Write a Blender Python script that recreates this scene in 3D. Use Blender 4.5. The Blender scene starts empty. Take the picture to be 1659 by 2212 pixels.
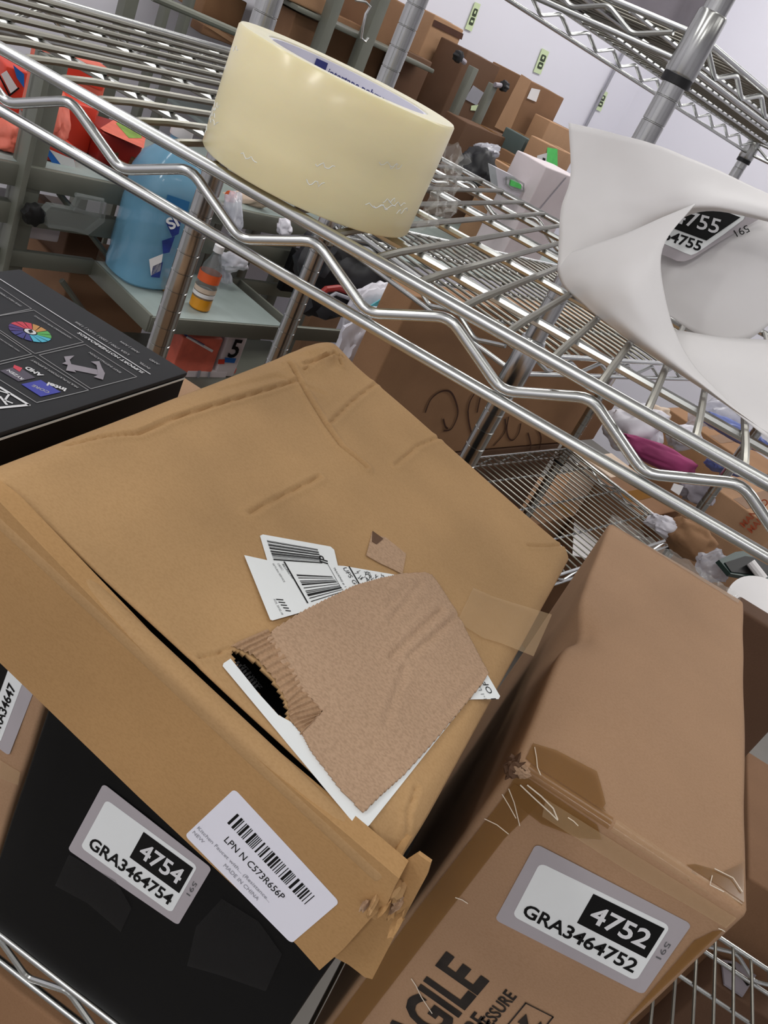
import bpy, bmesh, math, random
from mathutils import Vector, Matrix
import numpy as np

# ---------------------------------------------------------------- camera, world, lights, exposure
SC = bpy.context.scene
COL = SC.collection
RC = np.array(((0.83916954, 0.36273824, 0.40523506),
               (0.52124532, -0.32373816, -0.78961821),
               (-0.15523467, 0.87385043, -0.46074681)))   # world -> camera (x right, y down, z forward)
FPX = 1843.55
CPX = np.array((829.5, 1106.0))
CAM = np.array((0.0, -0.41, 1.45))

cd = bpy.data.cameras.new('camera')
co = bpy.data.objects.new('camera', cd)
COL.objects.link(co)
cd.sensor_fit = 'VERTICAL'
cd.sensor_height = 32.0
cd.lens = FPX / 2212.0 * 32.0
cd.clip_start = 0.02
m = Matrix.Identity(4)
for i in range(3):
    m[i][0] = RC[0][i]; m[i][1] = -RC[1][i]; m[i][2] = -RC[2][i]; m[i][3] = CAM[i]
co.matrix_world = m
SC.camera = co

SC.view_settings.view_transform = 'Standard'
SC.view_settings.look = 'None'
SC.view_settings.gamma = 1.0
SC.view_settings.use_curve_mapping = False
SC.view_settings.exposure = 0.0
SC.cycles.use_denoising = True
SC.cycles.max_bounces = 8
SC.cycles.transparent_max_bounces = 12

w = bpy.data.worlds.new('world')
SC.world = w
w.use_nodes = True
w.node_tree.nodes['Background'].inputs[0].default_value = (0.8, 0.85, 0.9, 1)
w.node_tree.nodes['Background'].inputs[1].default_value = 0.05

# the room stands at an angle to the near shelf: U runs along the rear racks, V towards the sign wall
AZ = math.radians(158.0)
VD = np.array((math.cos(AZ), math.sin(AZ), 0.0))
UD = np.array((VD[1], -VD[0], 0.0))
U0, V0, UN, VN, HC = 4.52, 2.63, -4.0, -4.2, 3.05      # room bounds about the camera's foot, ceiling height

def uv(u, v, z):
    return np.array((CAM[0], CAM[1], 0.0)) + UD * u + VD * v + np.array((0, 0, z))

LAMP_W = 13.0
for k, (lu, lv, e) in enumerate(((-2.7, -0.4, 2.7), (-2.7, 1.5, 2.1), (-2.7, -2.4, 1.9), (-1.0, -0.4, 0.35), (0.6, -0.4, 0.35), (2.2, -0.4, 0.8), (3.7, -0.4, 1.0),  # first three are fill lamps added behind the camera to brighten front faces
                              (-1.0, 1.6, 0.7), (0.6, 1.6, 0.8), (2.2, 1.6, 1.5), (3.7, 1.6, 1.5), (-1.0, -2.4, 0.35), (0.8, -2.4, 0.35), (2.4, -2.4, 0.6))):
    ld = bpy.data.lights.new('ceiling_and_fill_lamp', 'AREA')
    ld.shape = 'RECTANGLE'; ld.size = 1.3; ld.size_y = 0.28
    ld.energy = LAMP_W * e
    ld.color = (1.0, 0.985, 0.96)
    lo = bpy.data.objects.new('ceiling_and_fill_lamp', ld)
    COL.objects.link(lo)
    lo.location = Vector(uv(lu, lv, HC - 0.06))
    lo.rotation_euler = (0, 0, AZ - math.pi / 2)

# ---------------------------------------------------------------- pixel rays onto real planes
def ray(x, y):
    return RC.T @ np.array(((x - CPX[0]) / FPX, (y - CPX[1]) / FPX, 1.0))
def onpl(px, p0, n):
    d = ray(*px); n = np.asarray(n, float)
    return CAM + d * (((np.asarray(p0) - CAM) @ n) / (d @ n))
def atX(px, v): return onpl(px, (v, 0, 0), (1, 0, 0))
def atY(px, v): return onpl(px, (0, v, 0), (0, 1, 0))
def atZ(px, v): return onpl(px, (0, 0, v), (0, 0, 1))
def dep(px, z): return CAM + ray(*px) * z
def unit(v):
    v = np.asarray(v, float); return v / np.linalg.norm(v)
def hdir(p, q):
    """horizontal world direction whose picture runs from pixel p to pixel q"""
    n = np.cross(ray(*p), ray(*q))
    d = unit(np.cross(n, (0, 0, 1)))
    mid = dep(p, 1.0)
    a = RC @ (mid - CAM); b = RC @ (mid + d * 0.01 - CAM)
    return d if b[0] / b[2] > a[0] / a[2] else -d

# ---------------------------------------------------------------- materials
def lin(c):
    return tuple(((v / 255.0) / 12.92 if v / 255.0 <= 0.04045 else ((v / 255.0 + 0.055) / 1.055) ** 2.4) for v in c) + (1.0,)

def pm(name, rgb, rough=0.6, metal=0.0, var=0.08, scale=12.0, bump=0.0, bscale=200.0, coat=0.0, sss=0.0, trans=0.0,
       alpha=1.0, stretch=(1, 1, 1), rgb2=None, spec=0.5, ior=1.45, thresh=None, emit=0.0):
    mt = bpy.data.materials.new(name)
    mt.use_nodes = True
    nt = mt.node_tree
    b = nt.nodes['Principled BSDF']
    c = lin(rgb)
    b.inputs['Roughness'].default_value = rough
    b.inputs['Metallic'].default_value = metal
    b.inputs['Specular IOR Level'].default_value = spec
    b.inputs['IOR'].default_value = ior
    b.inputs['Coat Weight'].default_value = coat
    b.inputs['Coat Roughness'].default_value = 0.15
    b.inputs['Transmission Weight'].default_value = trans
    b.inputs['Alpha'].default_value = alpha
    if sss:
        b.inputs['Subsurface Weight'].default_value = sss
        b.inputs['Subsurface Radius'].default_value = (0.02, 0.016, 0.008)
        b.inputs['Subsurface Scale'].default_value = 0.5
    if emit:
        b.inputs['Emission Color'].default_value = c
        b.inputs['Emission Strength'].default_value = emit
    tc = nt.nodes.new('ShaderNodeTexCoord')
    mp = nt.nodes.new('ShaderNodeMapping')
    mp.inputs['Scale'].default_value = stretch
    nt.links.new(tc.outputs['Object'], mp.inputs[0])
    nz = nt.nodes.new('ShaderNodeTexNoise')
    nz.inputs['Scale'].default_value = scale
    nz.inputs['Detail'].default_value = 5.0
    nt.links.new(mp.outputs[0], nz.inputs['Vector'])
    rp = nt.nodes.new('ShaderNodeValToRGB')
    lo, hi = (0.3, 0.7) if thresh is None else (thresh, thresh + 0.03)
    rp.color_ramp.elements[0].position = lo
    rp.color_ramp.elements[1].position = hi
    if rgb2 is None:
        rp.color_ramp.elements[0].color = tuple(v * (1 - var) for v in c[:3]) + (1,)
        rp.color_ramp.elements[1].color = tuple(min(1, v * (1 + var)) for v in c[:3]) + (1,)
    else:
        rp.color_ramp.elements[0].color = c
        rp.color_ramp.elements[1].color = lin(rgb2)
    nt.links.new(nz.outputs[0], rp.inputs[0])
    nt.links.new(rp.outputs[0], b.inputs['Base Color'])
    if bump:
        n2 = nt.nodes.new('ShaderNodeTexNoise')
        n2.inputs['Scale'].default_value = bscale
        n2.inputs['Detail'].default_value = 4.0
        nt.links.new(mp.outputs[0], n2.inputs['Vector'])
        bp = nt.nodes.new('ShaderNodeBump')
        bp.inputs['Strength'].default_value = bump
        bp.inputs['Distance'].default_value = 0.001
        nt.links.new(n2.outputs[0], bp.inputs['Height'])
        nt.links.new(bp.outputs[0], b.inputs['Normal'])
    return mt

def card(name, rgb, rough=0.75, speck=0.08, var=0.09, bump=0.05):
    """kraft board: broad tone drift times fine fibre specks"""
    mt = pm(name, rgb, rough, var=var, scale=9.0, bump=bump, bscale=260.0, spec=0.25)
    nt = mt.node_tree
    b = nt.nodes['Principled BSDF']
    src = b.inputs['Base Color'].links[0].from_socket
    n3 = nt.nodes.new('ShaderNodeTexNoise')
    n3.inputs['Scale'].default_value = 800.0
    n3.inputs['Detail'].default_value = 2.0
    mp2 = nt.nodes.new('ShaderNodeMapping'); mp2.inputs['Scale'].default_value = (0.7, 1.0, 1.0)
    tc2 = nt.nodes.new('ShaderNodeTexCoord')
    nt.links.new(tc2.outputs['Object'], mp2.inputs[0]); nt.links.new(mp2.outputs[0], n3.inputs['Vector'])
    r3 = nt.nodes.new('ShaderNodeValToRGB')
    r3.color_ramp.elements[0].position = 0.32; r3.color_ramp.elements[1].position = 0.6
    v = 1 - speck
    r3.color_ramp.elements[0].color = (v, v * 0.98, v * 0.95, 1); r3.color_ramp.elements[1].color = (1, 1, 1, 1)
    nt.links.new(n3.outputs[0], r3.inputs[0])
    mx = nt.nodes.new('ShaderNodeMix'); mx.data_type = 'RGBA'; mx.blend_type = 'MULTIPLY'
    mx.inputs[0].default_value = 1.0
    nt.links.new(src, mx.inputs[6]); nt.links.new(r3.outputs[0], mx.inputs[7])
    nt.links.new(mx.outputs[2], b.inputs['Base Color'])
    return mt

M = {}
M['chrome'] = pm('chrome', (200, 202, 200), 0.27, 1.0, var=0.03, scale=40)
M['chrome_post'] = pm('chrome_post', (182, 183, 180), 0.22, 1.0, var=0.04, scale=30)
M['wire'] = pm('plated_wire', (140, 138, 129), 0.38, 1.0, var=0.06, scale=60)
M['black_ring'] = pm('black_plastic', (14, 14, 15), 0.45, var=0.2)
M['grey_paint'] = pm('grey_painted_steel', (112, 114, 104), 0.42, 0.35, var=0.08, scale=6)
M['board'] = pm('grey_shelf_board', (150, 162, 158), 0.35, 0.25, var=0.09, scale=5, stretch=(1, 4, 1))
M['kraft'] = card('kraft_board', (180, 145, 102), var=0.13)
M['kraft_side'] = card('kraft_board_side', (178, 140, 94))
M['brown'] = card('brown_board', (172, 138, 108), var=0.07)
M['brown2'] = card('dull_brown_board', (148, 113, 83))
M['brown3'] = card('red_brown_board', (130, 98, 73))
M['brown4'] = card('dark_brown_board', (100, 75, 58))
M['tanbox'] = card('tan_board', (166, 131, 101))
M['liner'] = card('torn_liner', (184, 154, 127), 0.9, 0.2, 0.07, 0.4)
M['flute'] = card('flute_paper', (172, 140, 110), 0.9, 0.2, 0.1, 0.4)
M['inside'] = pm('dark_inside', (10, 10, 10), 0.9)  # black stands for the unlit inside of the closed carton
M['black_box'] = pm('black_card', (13, 13, 14), 0.5, var=0.3, scale=4, spec=0.2, bump=0.05, bscale=60)
M['cooler_black'] = pm('black_printed_card', (44, 45, 48), 0.62, var=0.06, scale=7, spec=0.3)
M['cooler_side'] = pm('black_side_card', (16, 12, 10), 0.6, var=0.1, spec=0.2)
M['paper'] = pm('white_paper', (214, 212, 212), 0.55, var=0.02, scale=18, sss=0.0, spec=0.3)
M['label_white'] = pm('white_label', (236, 240, 240), 0.4, var=0.015, spec=0.35)
M['label_lilac'] = pm('white_gloss_label', (236, 236, 246), 0.3, var=0.015, spec=0.4)
M['label_grey'] = pm('grey_label', (176, 170, 174), 0.45, var=0.02, spec=0.3)
M['ink'] = pm('black_ink', (16, 16, 17), 0.5, var=0.05, spec=0.25)
M['ink_soft'] = pm('grey_ink', (96, 96, 98), 0.55, var=0.1)
M['ink_pale'] = pm('pale_grey_ink', (150, 150, 158), 0.55, var=0.1)
M['print_black'] = pm('worn_black_print', (40, 33, 28), 0.7, var=0.5, scale=60)
M['marker'] = pm('brown_marker', (74, 44, 30), 0.7, var=0.2)
M['white_ink'] = pm('white_ink', (225, 226, 228), 0.5, var=0.02)
M['line_ink'] = pm('grey_line_ink', (165, 165, 166), 0.5, var=0.02)
M['roll'] = pm('clear_tape_roll', (238, 226, 182), 0.32, var=0.05, scale=14, stretch=(1, 1, 3), sss=0.35, coat=0.25, bump=0.04, bscale=40)
M['roll_side'] = pm('tape_roll_edge', (232, 226, 198), 0.45, var=0.04, scale=90, sss=0.3)
M['core'] = pm('white_core_paper', (222, 222, 236), 0.5, var=0.03)
M['core_ink'] = pm('navy_ink', (52, 58, 120), 0.5, var=0.1)
def clear(name, rgb, rough, a, bump=0.0, bscale=60.0):
    """thin see-through film: part clear, part glossy"""
    mt = pm(name, rgb, rough, alpha=a, bump=bump, bscale=bscale, spec=0.9, var=0.05)
    return mt
M['film'] = clear('clear_film', (205, 205, 200), 0.12, 0.2, 1.0, 90)
M['glint'] = pm('tape_wrinkle_glint', (238, 226, 206), 0.08, spec=0.9, coat=0.6)  # pale colour stands for the shine caught by wrinkled tape
M['film_dark'] = clear('clear_film_on_black', (40, 40, 42), 0.1, 0.15, 0.8, 8)
M['pack_tape'] = clear('brown_packing_tape', (150, 106, 50), 0.16, 0.5, 0.35, 12)
M['pack_clear'] = clear('clear_packing_tape', (222, 190, 146), 0.12, 0.16, 0.6, 14)
M['white_bag'] = pm('white_poly_bag', (214, 212, 220), 0.4, var=0.12, scale=14, bump=0.5, bscale=30)
M['clear_bag'] = clear('clear_poly_bag', (205, 206, 216), 0.2, 0.5, 1.0, 40)
M['cream_bag'] = pm('cream_cloth', (206, 186, 166), 0.7, var=0.12, scale=20)
M['black_bag'] = pm('black_bag', (26, 26, 29), 0.5, var=0.5, scale=20, bump=0.4, bscale=30)
M['magenta'] = pm('magenta_cloth', (150, 56, 104), 0.7, var=0.2, scale=16, bump=0.5, bscale=30)
M['blue_bag'] = pm('blue_poly_bag', (104, 118, 176), 0.4, var=0.3, scale=12, bump=0.4, bscale=30)
M['teal'] = pm('teal_card', (92, 176, 186), 0.5, var=0.1)
M['red'] = pm('red_carton', (206, 60, 40), 0.45, var=0.08)
M['dkred'] = pm('dark_red_carton', (140, 30, 22), 0.5, var=0.1)
M['pink'] = pm('pink_red_print', (216, 108, 88), 0.5, var=0.15, scale=30)
M['green'] = pm('green_print', (120, 150, 62), 0.5, var=0.25, scale=40)
M['blue'] = pm('blue_print', (30, 100, 180), 0.45, var=0.1)
M['white'] = pm('white_print', (224, 222, 222), 0.5, var=0.04)
M['offwhite'] = pm('pinkish_white_card', (206, 196, 198), 0.6, var=0.05)
M['bottle'] = pm('blue_clear_plastic', (112, 166, 196), 0.15, var=0.08, scale=6, alpha=0.72, spec=0.7)
M['bottle_dark'] = pm('blue_liquid', (50, 108, 156), 0.15, var=0.1, alpha=0.9)
M['navy'] = pm('navy_print', (34, 52, 120), 0.45, var=0.3, scale=60)
M['orange'] = pm('orange_liquid', (206, 140, 32), 0.2, var=0.15)
M['orange_print'] = pm('orange_print', (220, 96, 46), 0.4, var=0.2)
M['clear_plastic'] = clear('clear_plastic', (128, 134, 132), 0.12, 0.4)
M['tag_green'] = pm('pale_green_sign', (206, 222, 178), 0.5, var=0.06)
M['tag_ink'] = pm('dark_green_ink', (52, 62, 40), 0.5, var=0.1)
M['sticker_green'] = pm('bright_green_sticker', (96, 222, 110), 0.5, var=0.1, scale=40)
M['wicker'] = pm('brown_wicker', (96, 64, 36), 0.7, var=0.6, scale=120)
M['dark_green'] = pm('dark_green_plastic', (40, 62, 58), 0.3, var=0.2)
M['dark_grey'] = pm('dark_grey_green_box', (74, 86, 84), 0.5, var=0.1)
M['print_red'] = pm('red_box_print', (172, 84, 52), 0.7, var=0.2, scale=50)
M['wall'] = pm('white_wall_paint', (226, 225, 234), 0.7, var=0.015, scale=2, bump=0.05, bscale=80)
M['ceil'] = pm('white_ceiling', (232, 232, 230), 0.8, var=0.02)
M['floor'] = pm('grey_concrete', (120, 116, 110), 0.6, var=0.12, scale=3)
M['rainbow_r'] = pm('rainbow_red', (214, 66, 84), 0.5)
M['rainbow_o'] = pm('rainbow_orange', (206, 150, 84), 0.5)
M['rainbow_g'] = pm('rainbow_green', (92, 182, 92), 0.5)
M['rainbow_c'] = pm('rainbow_cyan', (78, 186, 214), 0.5)
M['rainbow_b'] = pm('rainbow_blue', (60, 60, 132), 0.5)
M['rainbow_v'] = pm('rainbow_violet', (78, 54, 122), 0.5)
M['chip_blue'] = pm('chip_blue', (62, 68, 168), 0.5)
M['chip_grey'] = pm('chip_grey', (86, 80, 94), 0.5)
M['bracket'] = pm('bracket_grey', (150, 144, 152), 0.5, var=0.1, scale=40)

# ---------------------------------------------------------------- mesh builder
ORG = {}
def tag(o, label=None, cat=None, group=None, kind=None):
    if label: o['label'] = label
    if cat: o['category'] = cat
    if group: o['group'] = group
    if kind: o['kind'] = kind
    return o

def thing(name, base, label, cat, group=None):
    o = bpy.data.objects.new(name, None)
    COL.objects.link(o)
    o.empty_display_size = 0.05
    o.location = Vector(base)
    ORG[o.name] = np.asarray(base, float)
    return tag(o, label, cat, group)

class MB:
    def __init__(s): s.v = []; s.f = []; s.m = []; s.mats = []
    def slot(s, mat):
        if mat not in s.mats: s.mats.append(mat)
        return s.mats.index(mat)
    def add(s, vs, fs, mat):
        k = len(s.v); i = s.slot(mat)
        s.v += [tuple(map(float, p)) for p in vs]
        s.f += [tuple(a + k for a in f) for f in fs]
        s.m += [i] * len(fs)
        return s
    def tube(s, pts, r, mat, seg=10, closed=False, caps=True):
        P = [np.asarray(p, float) for p in pts]; n = len(P)
        vs = []; fs = []
        prev = None
        for i, p in enumerate(P):
            if closed: t = unit(P[(i + 1) % n] - P[i - 1])
            else: t = unit(P[min(i + 1, n - 1)] - P[max(i - 1, 0)])
            if prev is None:
                a = np.cross(t, (0, 0, 1)) if abs(t[2]) < 0.9 else np.cross(t, (1, 0, 0))
                a = unit(a)
            else: a = unit(prev - t * (prev @ t))
            prev = a; b = np.cross(t, a)
            rr = r[i] if hasattr(r, '__len__') else r
            for k in range(seg):
                th = 2 * math.pi * k / seg
                vs.append(p + rr * (math.cos(th) * a + math.sin(th) * b))
        m_ = n if closed else n - 1
        for i in range(m_):
            for k in range(seg):
                i2 = (i + 1) % n
                fs.append((i * seg + k, i * seg + (k + 1) % seg, i2 * seg + (k + 1) % seg, i2 * seg + k))
        if caps and not closed:
            fs.append(tuple(reversed(range(seg)))); fs.append(tuple((n - 1) * seg + k for k in range(seg)))
        return s.add(vs, fs, mat)
    def lathe(s, prof, base, mat, seg=24, axis=(0, 0, 1), caps=True):
        ax = unit(axis); a = unit(np.cross(ax, (0, 1, 0.01)) if abs(ax[2]) > 0.9 else np.cross(ax, (0, 0, 1))); b = np.cross(ax, a)
        base = np.asarray(base, float)
        vs = []; fs = []
        for (r, h) in prof:
            for k in range(seg):
                th = 2 * math.pi * k / seg
                vs.append(base + ax * h + r * (math.cos(th) * a + math.sin(th) * b))
        for i in range(len(prof) - 1):
            for k in range(seg):
                fs.append((i * seg + k, i * seg + (k + 1) % seg, (i + 1) * seg + (k + 1) % seg, (i + 1) * seg + k))
        if caps:
            fs.append(tuple(reversed(range(seg)))); fs.append(tuple((len(prof) - 1) * seg + k for k in range(seg)))
        return s.add(vs, fs, mat)
    def rbox(s, o, ex, ey, ez, mat, bev=0.003, seg=2, faces=None):
        """bevelled box from corner o along full edge vectors; faces: extra {axis sign: material}"""
        o, ex, ey, ez = (np.asarray(q, float) for q in (o, ex, ey, ez))
        lx, ly, lz = np.linalg.norm(ex), np.linalg.norm(ey), np.linalg.norm(ez)
        bm = bmesh.new()
        bmesh.ops.create_cube(bm, size=1.0)
        for v in bm.verts: v.co = Vector(((v.co.x + .5) * lx, (v.co.y + .5) * ly, (v.co.z + .5) * lz))
        if bev > 0:
            bmesh.ops.bevel(bm, geom=list(bm.edges), offset=min(bev, lx * .4, ly * .4, lz * .4), segments=seg, affect='EDGES', profile=0.5)
        X, Y, Z = ex / lx, ey / ly, ez / lz
        flip = np.cross(X, Y) @ Z < 0
        bm.verts.index_update()
        vs = [o + X * v.co.x + Y * v.co.y + Z * v.co.z for v in bm.verts]
        fs = [tuple(v.index for v in (reversed(f.verts) if flip else f.verts)) for f in bm.faces]
        bm.free()
        return s.add(vs, fs, mat)
    def prism(s, poly, n, th, mat, side=None):
        """polygon (3-D, planar) raised from the plane by th along n"""
        n = unit(n); P = [np.asarray(p, float) for p in poly]; k = len(P)
        nn = np.zeros(3)
        for i in range(k): nn += np.cross(P[i], P[(i + 1) % k])
        if nn @ n < 0: P.reverse()
        vs = P + [p + n * th for p in P]
        s.add(vs, [tuple(range(k, 2 * k)), tuple(reversed(range(k)))], mat)
        j = len(s.v) - 2 * k
        sm = s.slot(side or mat)
        for i in range(k):
            s.f.append((j + i, j + (i + 1) % k, j + k + (i + 1) % k, j + k + i)); s.m.append(sm)
        return s
    def grid(s, rows, mat, wrap=False):
        nr, nc = len(rows), len(rows[0])
        vs = [p for r in rows for p in r]
        fs = []
        for i in range(nr - 1):
            for j in range(nc - (0 if wrap else 1)):
                j2 = (j + 1) % nc
                fs.append((i * nc + j, i * nc + j2, (i + 1) * nc + j2, (i + 1) * nc + j))
        return s.add(vs, fs, mat)
    def build(s, name, parent=None, label=None, cat=None, group=None, kind=None, smooth=35, solid=0.0, mods=None):
        if parent is not None:
            top = parent
            org = ORG[top.name]
        else:
            A = np.array(s.v); lo, hi = A.min(0), A.max(0)
            org = np.array(((lo[0] + hi[0]) / 2, (lo[1] + hi[1]) / 2, lo[2]))
        me = bpy.data.meshes.new(name)
        me.from_pydata([tuple(np.array(p) - org) for p in s.v], [], s.f)
        for mt in s.mats: me.materials.append(M[mt])
        me.polygons.foreach_set('material_index', s.m)
        if smooth:
            me.polygons.foreach_set('use_smooth', [True] * len(s.f))
            me.set_sharp_from_angle(angle=math.radians(smooth))
        me.update()
        o = bpy.data.objects.new(name, me)
        COL.objects.link(o)
        ORG[o.name] = org
        if parent is not None: o.parent = parent
        else: o.location = Vector(org)
        if solid:
            md = o.modifiers.new('thickness', 'SOLIDIFY'); md.thickness = solid; md.offset = 0
        return tag(o, label, cat, group, kind)

# text as flat outlines in (x, y), baseline along x, cap height about 1
_TX = {}
def text2d(string, bold=0.0, shear=0.0):
    key = (string, bold, shear)
    if key in _TX: return _TX[key]
    cu = bpy.data.curves.new('lettering', 'FONT')
    cu.body = string; cu.size = 1.0; cu.offset = bold; cu.shear = shear; cu.resolution_u = 3
    ob = bpy.data.objects.new('lettering', cu)
    COL.objects.link(ob)
    dg = bpy.context.evaluated_depsgraph_get(); dg.update()
    me = bpy.data.meshes.new_from_object(ob.evaluated_get(dg))
    vs = [(v.co.x, v.co.y) for v in me.vertices]
    fs = [tuple(p.vertices) for p in me.polygons]
    bpy.data.objects.remove(ob); bpy.data.curves.remove(cu); bpy.data.meshes.remove(me)
    _TX[key] = (vs, fs)
    return _TX[key]

class Face:
    """a flat face of a thing: marks are laid on it by point (3-D) or by where the eye meets it"""
    def __init__(s, p0, n): s.p0 = np.asarray(p0, float); s.n = unit(n)
    def at(s, px): return onpl(px, s.p0, s.n)
    def poly(s, mb, pxs, mat, off=0.0003, th=0.0002, side=None):
        mb.prism([s.at(p) + s.n * off for p in pxs], s.n, th, mat, side); return s
    def line(s, mb, pxs, w_, mat, off=0.0005):
        P = [s.at(p) + s.n * off for p in pxs]
        for a, b in zip(P[:-1], P[1:]):
            t = unit(b - a); q = np.cross(s.n, t) * w_ / 2
            mb.add([a - q - t * w_ * .3, b - q + t * w_ * .3, b + q + t * w_ * .3, a + q - t * w_ * .3], [(0, 1, 2, 3)], mat)
        return s
    def text(s, mb, string, p, q, up, mat, off=0.0006, bold=0.0, hscale=1.0, shear=0.0):
        """lettering whose baseline runs from pixel p to pixel q, tops towards pixel up"""
        A, B, Uq = s.at(p), s.at(q), s.at(up)
        vs, fs = text2d(string, bold, shear)
        xs = [v[0] for v in vs]; x0, x1 = min(xs), max(xs)
        L = np.linalg.norm(B - A); ex = (B - A) / L
        ey = Uq - A; ey = unit(ey - ex * (ey @ ex))
        k = L / (x1 - x0)
        V = [A + ex * (x - x0) * k + ey * y * k * hscale + s.n * off for x, y in vs]
        if np.cross(ex, ey) @ s.n < 0: fs = [tuple(reversed(f)) for f in fs]
        mb.add(V, fs, mat); return s
    def quad(s, TL, TR, BR, BL):
        return Quad([s.at(p) for p in (TL, TR, BR, BL)], s.n)

class Quad:
    """(s, t) in 0..1 across a four-cornered label: s along the reading direction, t from the top down"""
    def __init__(q, P, n): q.P = [np.asarray(p) for p in P]; q.n = unit(n)
    def at(q, a, b, off=0.0):
        TL, TR, BR, BL = q.P
        return (TL * (1 - a) + TR * a) * (1 - b) + (BL * (1 - a) + BR * a) * b + q.n * off
    def rect(q, mb, a0, b0, a1, b1, mat, off=0.0005, rad=0.0, th=0.0):
        asp = np.linalg.norm(q.P[1] - q.P[0]) / np.linalg.norm(q.P[3] - q.P[0])
        pts = []
        if rad:
            ra, rb = rad, rad * asp
            for ca, cb, t0 in ((a1 - ra, b0 + rb, -90), (a1 - ra, b1 - rb, 0), (a0 + ra, b1 - rb, 90), (a0 + ra, b0 + rb, 180)):
                for k in range(5):
                    t = math.radians(t0 + 22.5 * k)
                    pts.append((ca + ra * math.cos(t), cb + rb * math.sin(t)))
        else: pts = [(a0, b0), (a1, b0), (a1, b1), (a0, b1)]
        P = [q.at(a, b, off) for a, b in pts]
        if th: mb.prism(P, q.n, th, mat)
        else:
            f = tuple(range(len(P)))
            if np.cross(P[1] - P[0], P[-1] - P[0]) @ q.n < 0: f = tuple(reversed(f))
            mb.add(P, [f], mat)
        return q
    def text(q, mb, string, a0, b0, a1, b1, mat, off=0.0008, bold=0.0, rot=False):
        """lettering stretched to fill the (a0,b0)-(a1,b1) cell; rot: read downwards"""
        vs, fs = text2d(string, bold)
        xs = [v[0] for v in vs]; ys = [v[1] for v in vs]
        x0, x1, y0, y1 = min(xs), max(xs), min(ys), max(ys)
        V = []
        for x, y in vs:
            fx, fy = (x - x0) / (x1 - x0), (y - y0) / (y1 - y0)
            if rot: V.append(q.at(a0 + (a1 - a0) * fy, b0 + (b1 - b0) * fx, off))
            else: V.append(q.at(a0 + (a1 - a0) * fx, b1 + (b0 - b1) * fy, off))
        k = fs[0]
        if np.cross(V[k[1]] - V[k[0]], V[k[2]] - V[k[0]]) @ q.n < 0: fs = [tuple(reversed(f)) for f in fs]
        mb.add(V, fs, mat); return q
    def bars(q, mb, a0, b0, a1, b1, n, mat, seed=1, off=0.0008, along='a', fill=0.5):
        rnd = random.Random(seed)
        ws = [rnd.choice((1, 1, 2, 3)) for _ in range(2 * n)]
        tot = sum(ws); p = 0
        for i, w_ in enumerate(ws):
            if i % 2 == 0:
                f0, f1 = p / tot, (p + w_) / tot
                if along == 'a': q.rect(mb, a0 + (a1 - a0) * f0, b0, a0 + (a1 - a0) * f1, b1, mat, off)
                else: q.rect(mb, a0, b0 + (b1 - b0) * f0, a1, b0 + (b1 - b0) * f1, mat, off)
            p += w_
        return q

# ---------------------------------------------------------------- the room
def slab(name, a, b, c, d, z0, z1, th_dir, th, mat):
    mb = MB()
    P = [a, b]
    o = np.array((a[0], a[1], z0)); ex = np.array((b[0] - a[0], b[1] - a[1], 0.0))
    mb.rbox(o, ex, unit(th_dir) * th, (0, 0, z1 - z0), mat, bev=0)
    return mb.build(name, kind='structure', smooth=0)
cA, cB, cC, cD = uv(UN, V0, 0), uv(U0, V0, 0), uv(U0, VN, 0), uv(UN, VN, 0)
slab('wall_back', cA, cB, 0, 0, 0, HC, VD, 0.1, 'wall')
slab('wall_right', cB, cC, 0, 0, 0, HC, UD, 0.1, 'wall')
slab('wall_front', cD, cC, 0, 0, 0, HC, -VD, 0.1, 'wall')
slab('wall_left', cA, cD, 0, 0, 0, HC, -UD, 0.1, 'wall')
mb = MB(); mb.rbox(cA + (0, 0, -.1), cB - cA, cD - cA, (0, 0, .1), 'floor', bev=0); mb.build('floor', kind='structure', smooth=0)
mb = MB(); mb.rbox(cA + (0, 0, HC), cB - cA, cD - cA, (0, 0, .1), 'ceil', bev=0); mb.build('ceiling', kind='structure', smooth=0)

# ---------------------------------------------------------------- wire racks
def zigzag(p, q, z0, z1, pitch, phase, bend=0.007):
    """truss wire between a lower rail (z0) and an upper rail (z1), bent softly at every node"""
    p, q = np.asarray(p, float), np.asarray(q, float)
    L = np.linalg.norm(q - p); t = (q - p) / L
    k0 = math.ceil((0 - phase) / (pitch / 2)); k1 = math.floor((L - phase) / (pitch / 2))
    nodes = [(phase + k * pitch / 2, z1 if k % 2 == 0 else z0) for k in range(k0, k1 + 1)]
    pts = []
    for i, (s_, z) in enumerate(nodes):
        c = np.array((s_, z))
        if 0 < i < len(nodes) - 1:
            a = np.array(nodes[i - 1]); b = np.array(nodes[i + 1])
            da, db = unit(a - c), unit(b - c)
            A_, B_ = c + da * bend, c + db * bend
            for u in (0, .25, .5, .75, 1):
                pts.append((1 - u) ** 2 * A_ + 2 * u * (1 - u) * c + u * u * B_)
        else: pts.append(c)
    return [np.array((p[0] + t[0] * s_, p[1] + t[1] * s_, z)) for s_, z in pts]

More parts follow.
